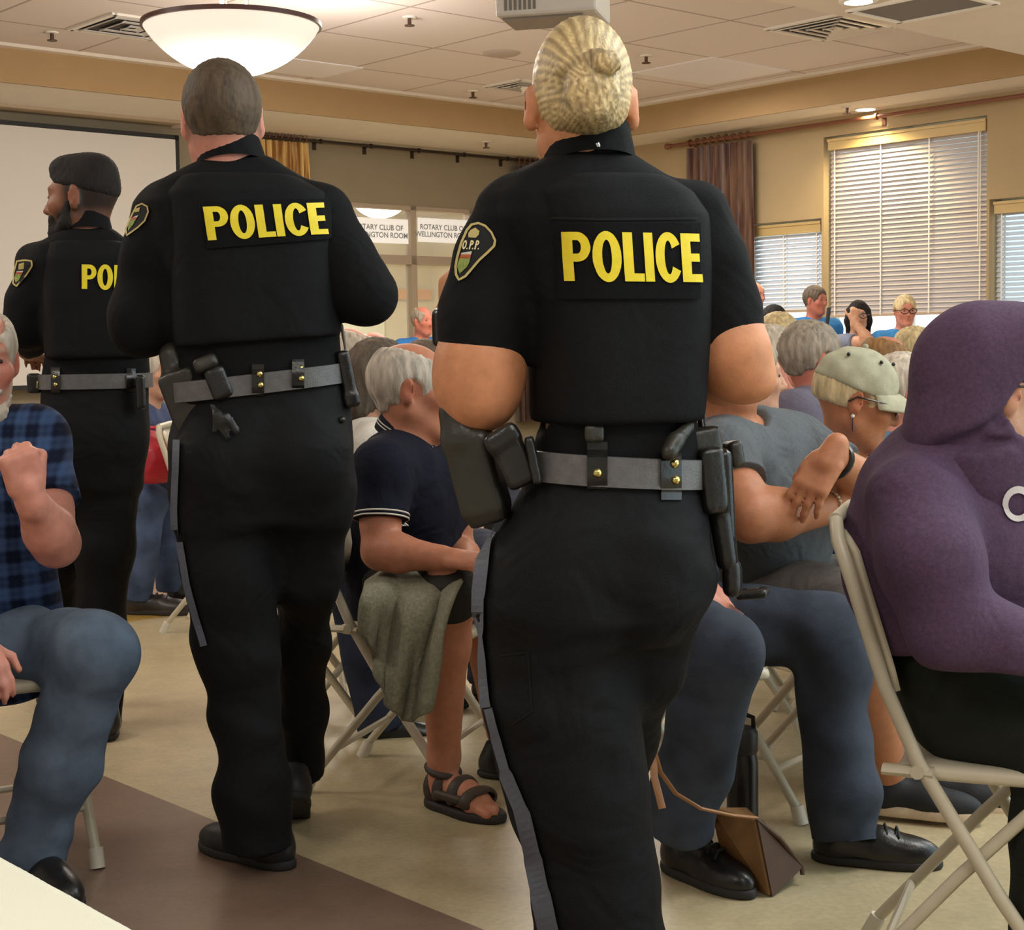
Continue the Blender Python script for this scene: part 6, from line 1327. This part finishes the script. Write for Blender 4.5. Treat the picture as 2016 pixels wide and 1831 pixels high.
S = SDF(.007); S.chain([(W(292, 880, 6.95), .075), (W(296, 925, 6.93), .085)], .05); S.ell(W(316, 905, 6.93), (.09, .08, .10), None, .05); S.box(W(300, 985, 6.95), (.3, .3, .075), None, .001, .02, '-')
b = tag(link('handbag', S.mesh('handbag', folds(.010, 26, 3, (1, .1, .2), 2.2)), mat('bag_red', srgb(176, 24, 46), .35, fold=.4)), 'shiny red bag on the lap between two officers', 'bag')
MB().tube([W(276, 870, 6.9), W(284, 842, 6.88), W(312, 842, 6.88), W(320, 868, 6.9)], .010, 8).build('handle', mat('bag_red', (0, 0, 0)), b, smooth=True)
chair(*(Wz(362, 1232, 0)[:2]+np.array((.2, .0))), D(96), 'empty white folding chair left of the tall officer\'s trouser stripe')
chair(*(Wz(128, 1165, 0)[:2]), D(86), 'white folding chair far back beneath the bearded officer')
chair(*(Wz(185, 1130, 0)[:2]+np.array((.0, .6))), D(90), 'empty white folding chair furthest back on the left')
# ---------------------------------------------------------------- things on the floor and the table
def bag():
    Y = 3.28; t = thing('handbag', 'brown leather triangular handbag standing on the floor by the black shoes', 'bag', Wz(1500, 1755, 0)); lo = np.array(t.location); P = lambda x, y, z: W(x, y, z)-lo
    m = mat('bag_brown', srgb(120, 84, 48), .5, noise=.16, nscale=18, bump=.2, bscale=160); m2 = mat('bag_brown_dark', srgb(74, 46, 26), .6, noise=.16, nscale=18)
    A, B_, C, Dd, E = P(1402, 1590, 3.36), P(1488, 1612, 3.30), P(1578, 1705, 3.38), P(1518, 1768, 3.30), P(1432, 1722, 3.42); T2 = P(1500, 1618, 3.46); C2 = P(1560, 1745, 3.46)
    zf = lambda p: np.array((p[0], p[1], max(p[2], -lo[2]+.003)))
    A, B_, C, Dd, E, T2, C2 = map(zf, (A, B_, C, Dd, E, T2, C2))
    front = MB().add([A, B_, Dd, E], [(0, 1, 2, 3)]).add([A, E, P(1440, 1650, 3.52), P(1470, 1590, 3.5)], [(0, 1, 2, 3)]); o = front.build('front_panel', m, t); s = o.modifiers.new('t', 'SOLIDIFY'); s.thickness = .012; s.offset = 0; bb = o.modifiers.new('b', 'BEVEL'); bb.width = .005; bb.segments = 2
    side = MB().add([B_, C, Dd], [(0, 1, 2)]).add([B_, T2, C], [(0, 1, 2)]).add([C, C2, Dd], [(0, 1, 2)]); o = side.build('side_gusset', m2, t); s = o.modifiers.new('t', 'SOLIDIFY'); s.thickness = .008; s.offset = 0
    MB().add([A, B_, T2, P(1470, 1590, 3.5)], [(0, 1, 2, 3)]).build('top_flap', m, t)
    MB().tube([B_, P(1535, 1650, 3.33), C, P(1580, 1722, 3.37)], .005, 6).build('piping', m2, t, smooth=True)
    MB().tube([P(1488, 1610, 3.29), P(1440, 1605, 3.22), P(1380, 1592, 3.16), P(1330, 1562, 3.14), P(1300, 1520, 3.14), P(1286, 1470, 3.15), P(1282, 1430, 3.18)], .0075, 8, .5).tube([P(1284, 1440, 3.18), P(1288, 1530, 3.12), P(1304, 1592, 3.10)], .0075, 8, .5).build('strap', mat('strap_tan', srgb(158, 112, 72), .5, noise=.1), t, smooth=True)
bag()
def bottle():
    b = Wz(1462, 1652, 0); t = thing('water_bottle', 'black cylindrical water bottle standing behind the brown handbag', 'bottle', b); m = mat('bottle_black', (.012, .011, .012), .3)
    MB().lathe([(.001, 0), (.036, 0), (.038, .01), (.038, .19), (.034, .21), (.034, .215), (.001, .215)], n=28).build('body', m, t, smooth=True); MB().lathe([(.035, .212), (.037, .216), (.037, .262), (.030, .272), (.001, .272)], n=28).build('lid', mat('bottle_lid', (.02, .018, .017), .5), t, smooth=True)
    MB().tube([(-.028, 0, .262), (-.026, 0, .296), (0, 0, .306), (.026, 0, .296), (.028, 0, .262)], .006, 8).build('carry_loop', m, t, smooth=True)
bottle()
def phone():
    c = W(1482, 1168, 3.36); t = thing('phone_case', 'black phone case lying on the thigh of the person in dark jeans', 'phone', c); R = yawR(D(12), .1, -.10)
    S = SDF(.003); S.box((0, 0, 0), (.034, .07, .010), R, .009); link('case', S.mesh('case'), M_LEA, t); MB().box(R@np.array((.0, .02, .0105)), (.012, .03, .0008), R).build('clip', mat('clip_steel', (.5, .5, .5), .25, metal=1), t)
phone()
def table():
    z = .74; a = Wz(0, 1672, z); b = Wz(292, 1831, z); d = nz3(b-a); n = np.array((-d[1], d[0], 0)); n = n if n[1] > 0 else -n
    R = np.stack((d, n, UP), 1); L, Wd = 1.83, .75; c = a+d*(.0+.05)-n*(Wd/2)-np.array((0, 0, .02)); 
    t = thing('folding_table', 'cream plastic folding table top in the bottom left corner', 'table', (c[0], c[1], 0)); rel = lambda p: np.asarray(p)-np.array((c[0], c[1], 0))
    S = SDF(.008); S.box(rel(c), (L/2, Wd/2, .02), R, .010, .01); link('tabletop', S.mesh('tabletop', None, None, 0), mat('table_cream', srgb(212, 204, 184), .42, bump=.12, bscale=500), t)
    for sx in (-1, 1):
        for sy in (-1, 1):
            p = rel(c)+R@np.array((sx*.72, sy*.28, 0)); MB().tube([p-UP*.01, np.array((p[0], p[1], 0))], .014, 10).build('leg', M_TUBE, t, smooth=True)
        p = rel(c)+R@np.array((sx*.72, 0, -.35)); MB().tube([p+R@np.array((0, -.28, 0)), p+R@np.array((0, .28, 0))], .010, 8).build('leg_brace', M_TUBE, t, smooth=True)
table()
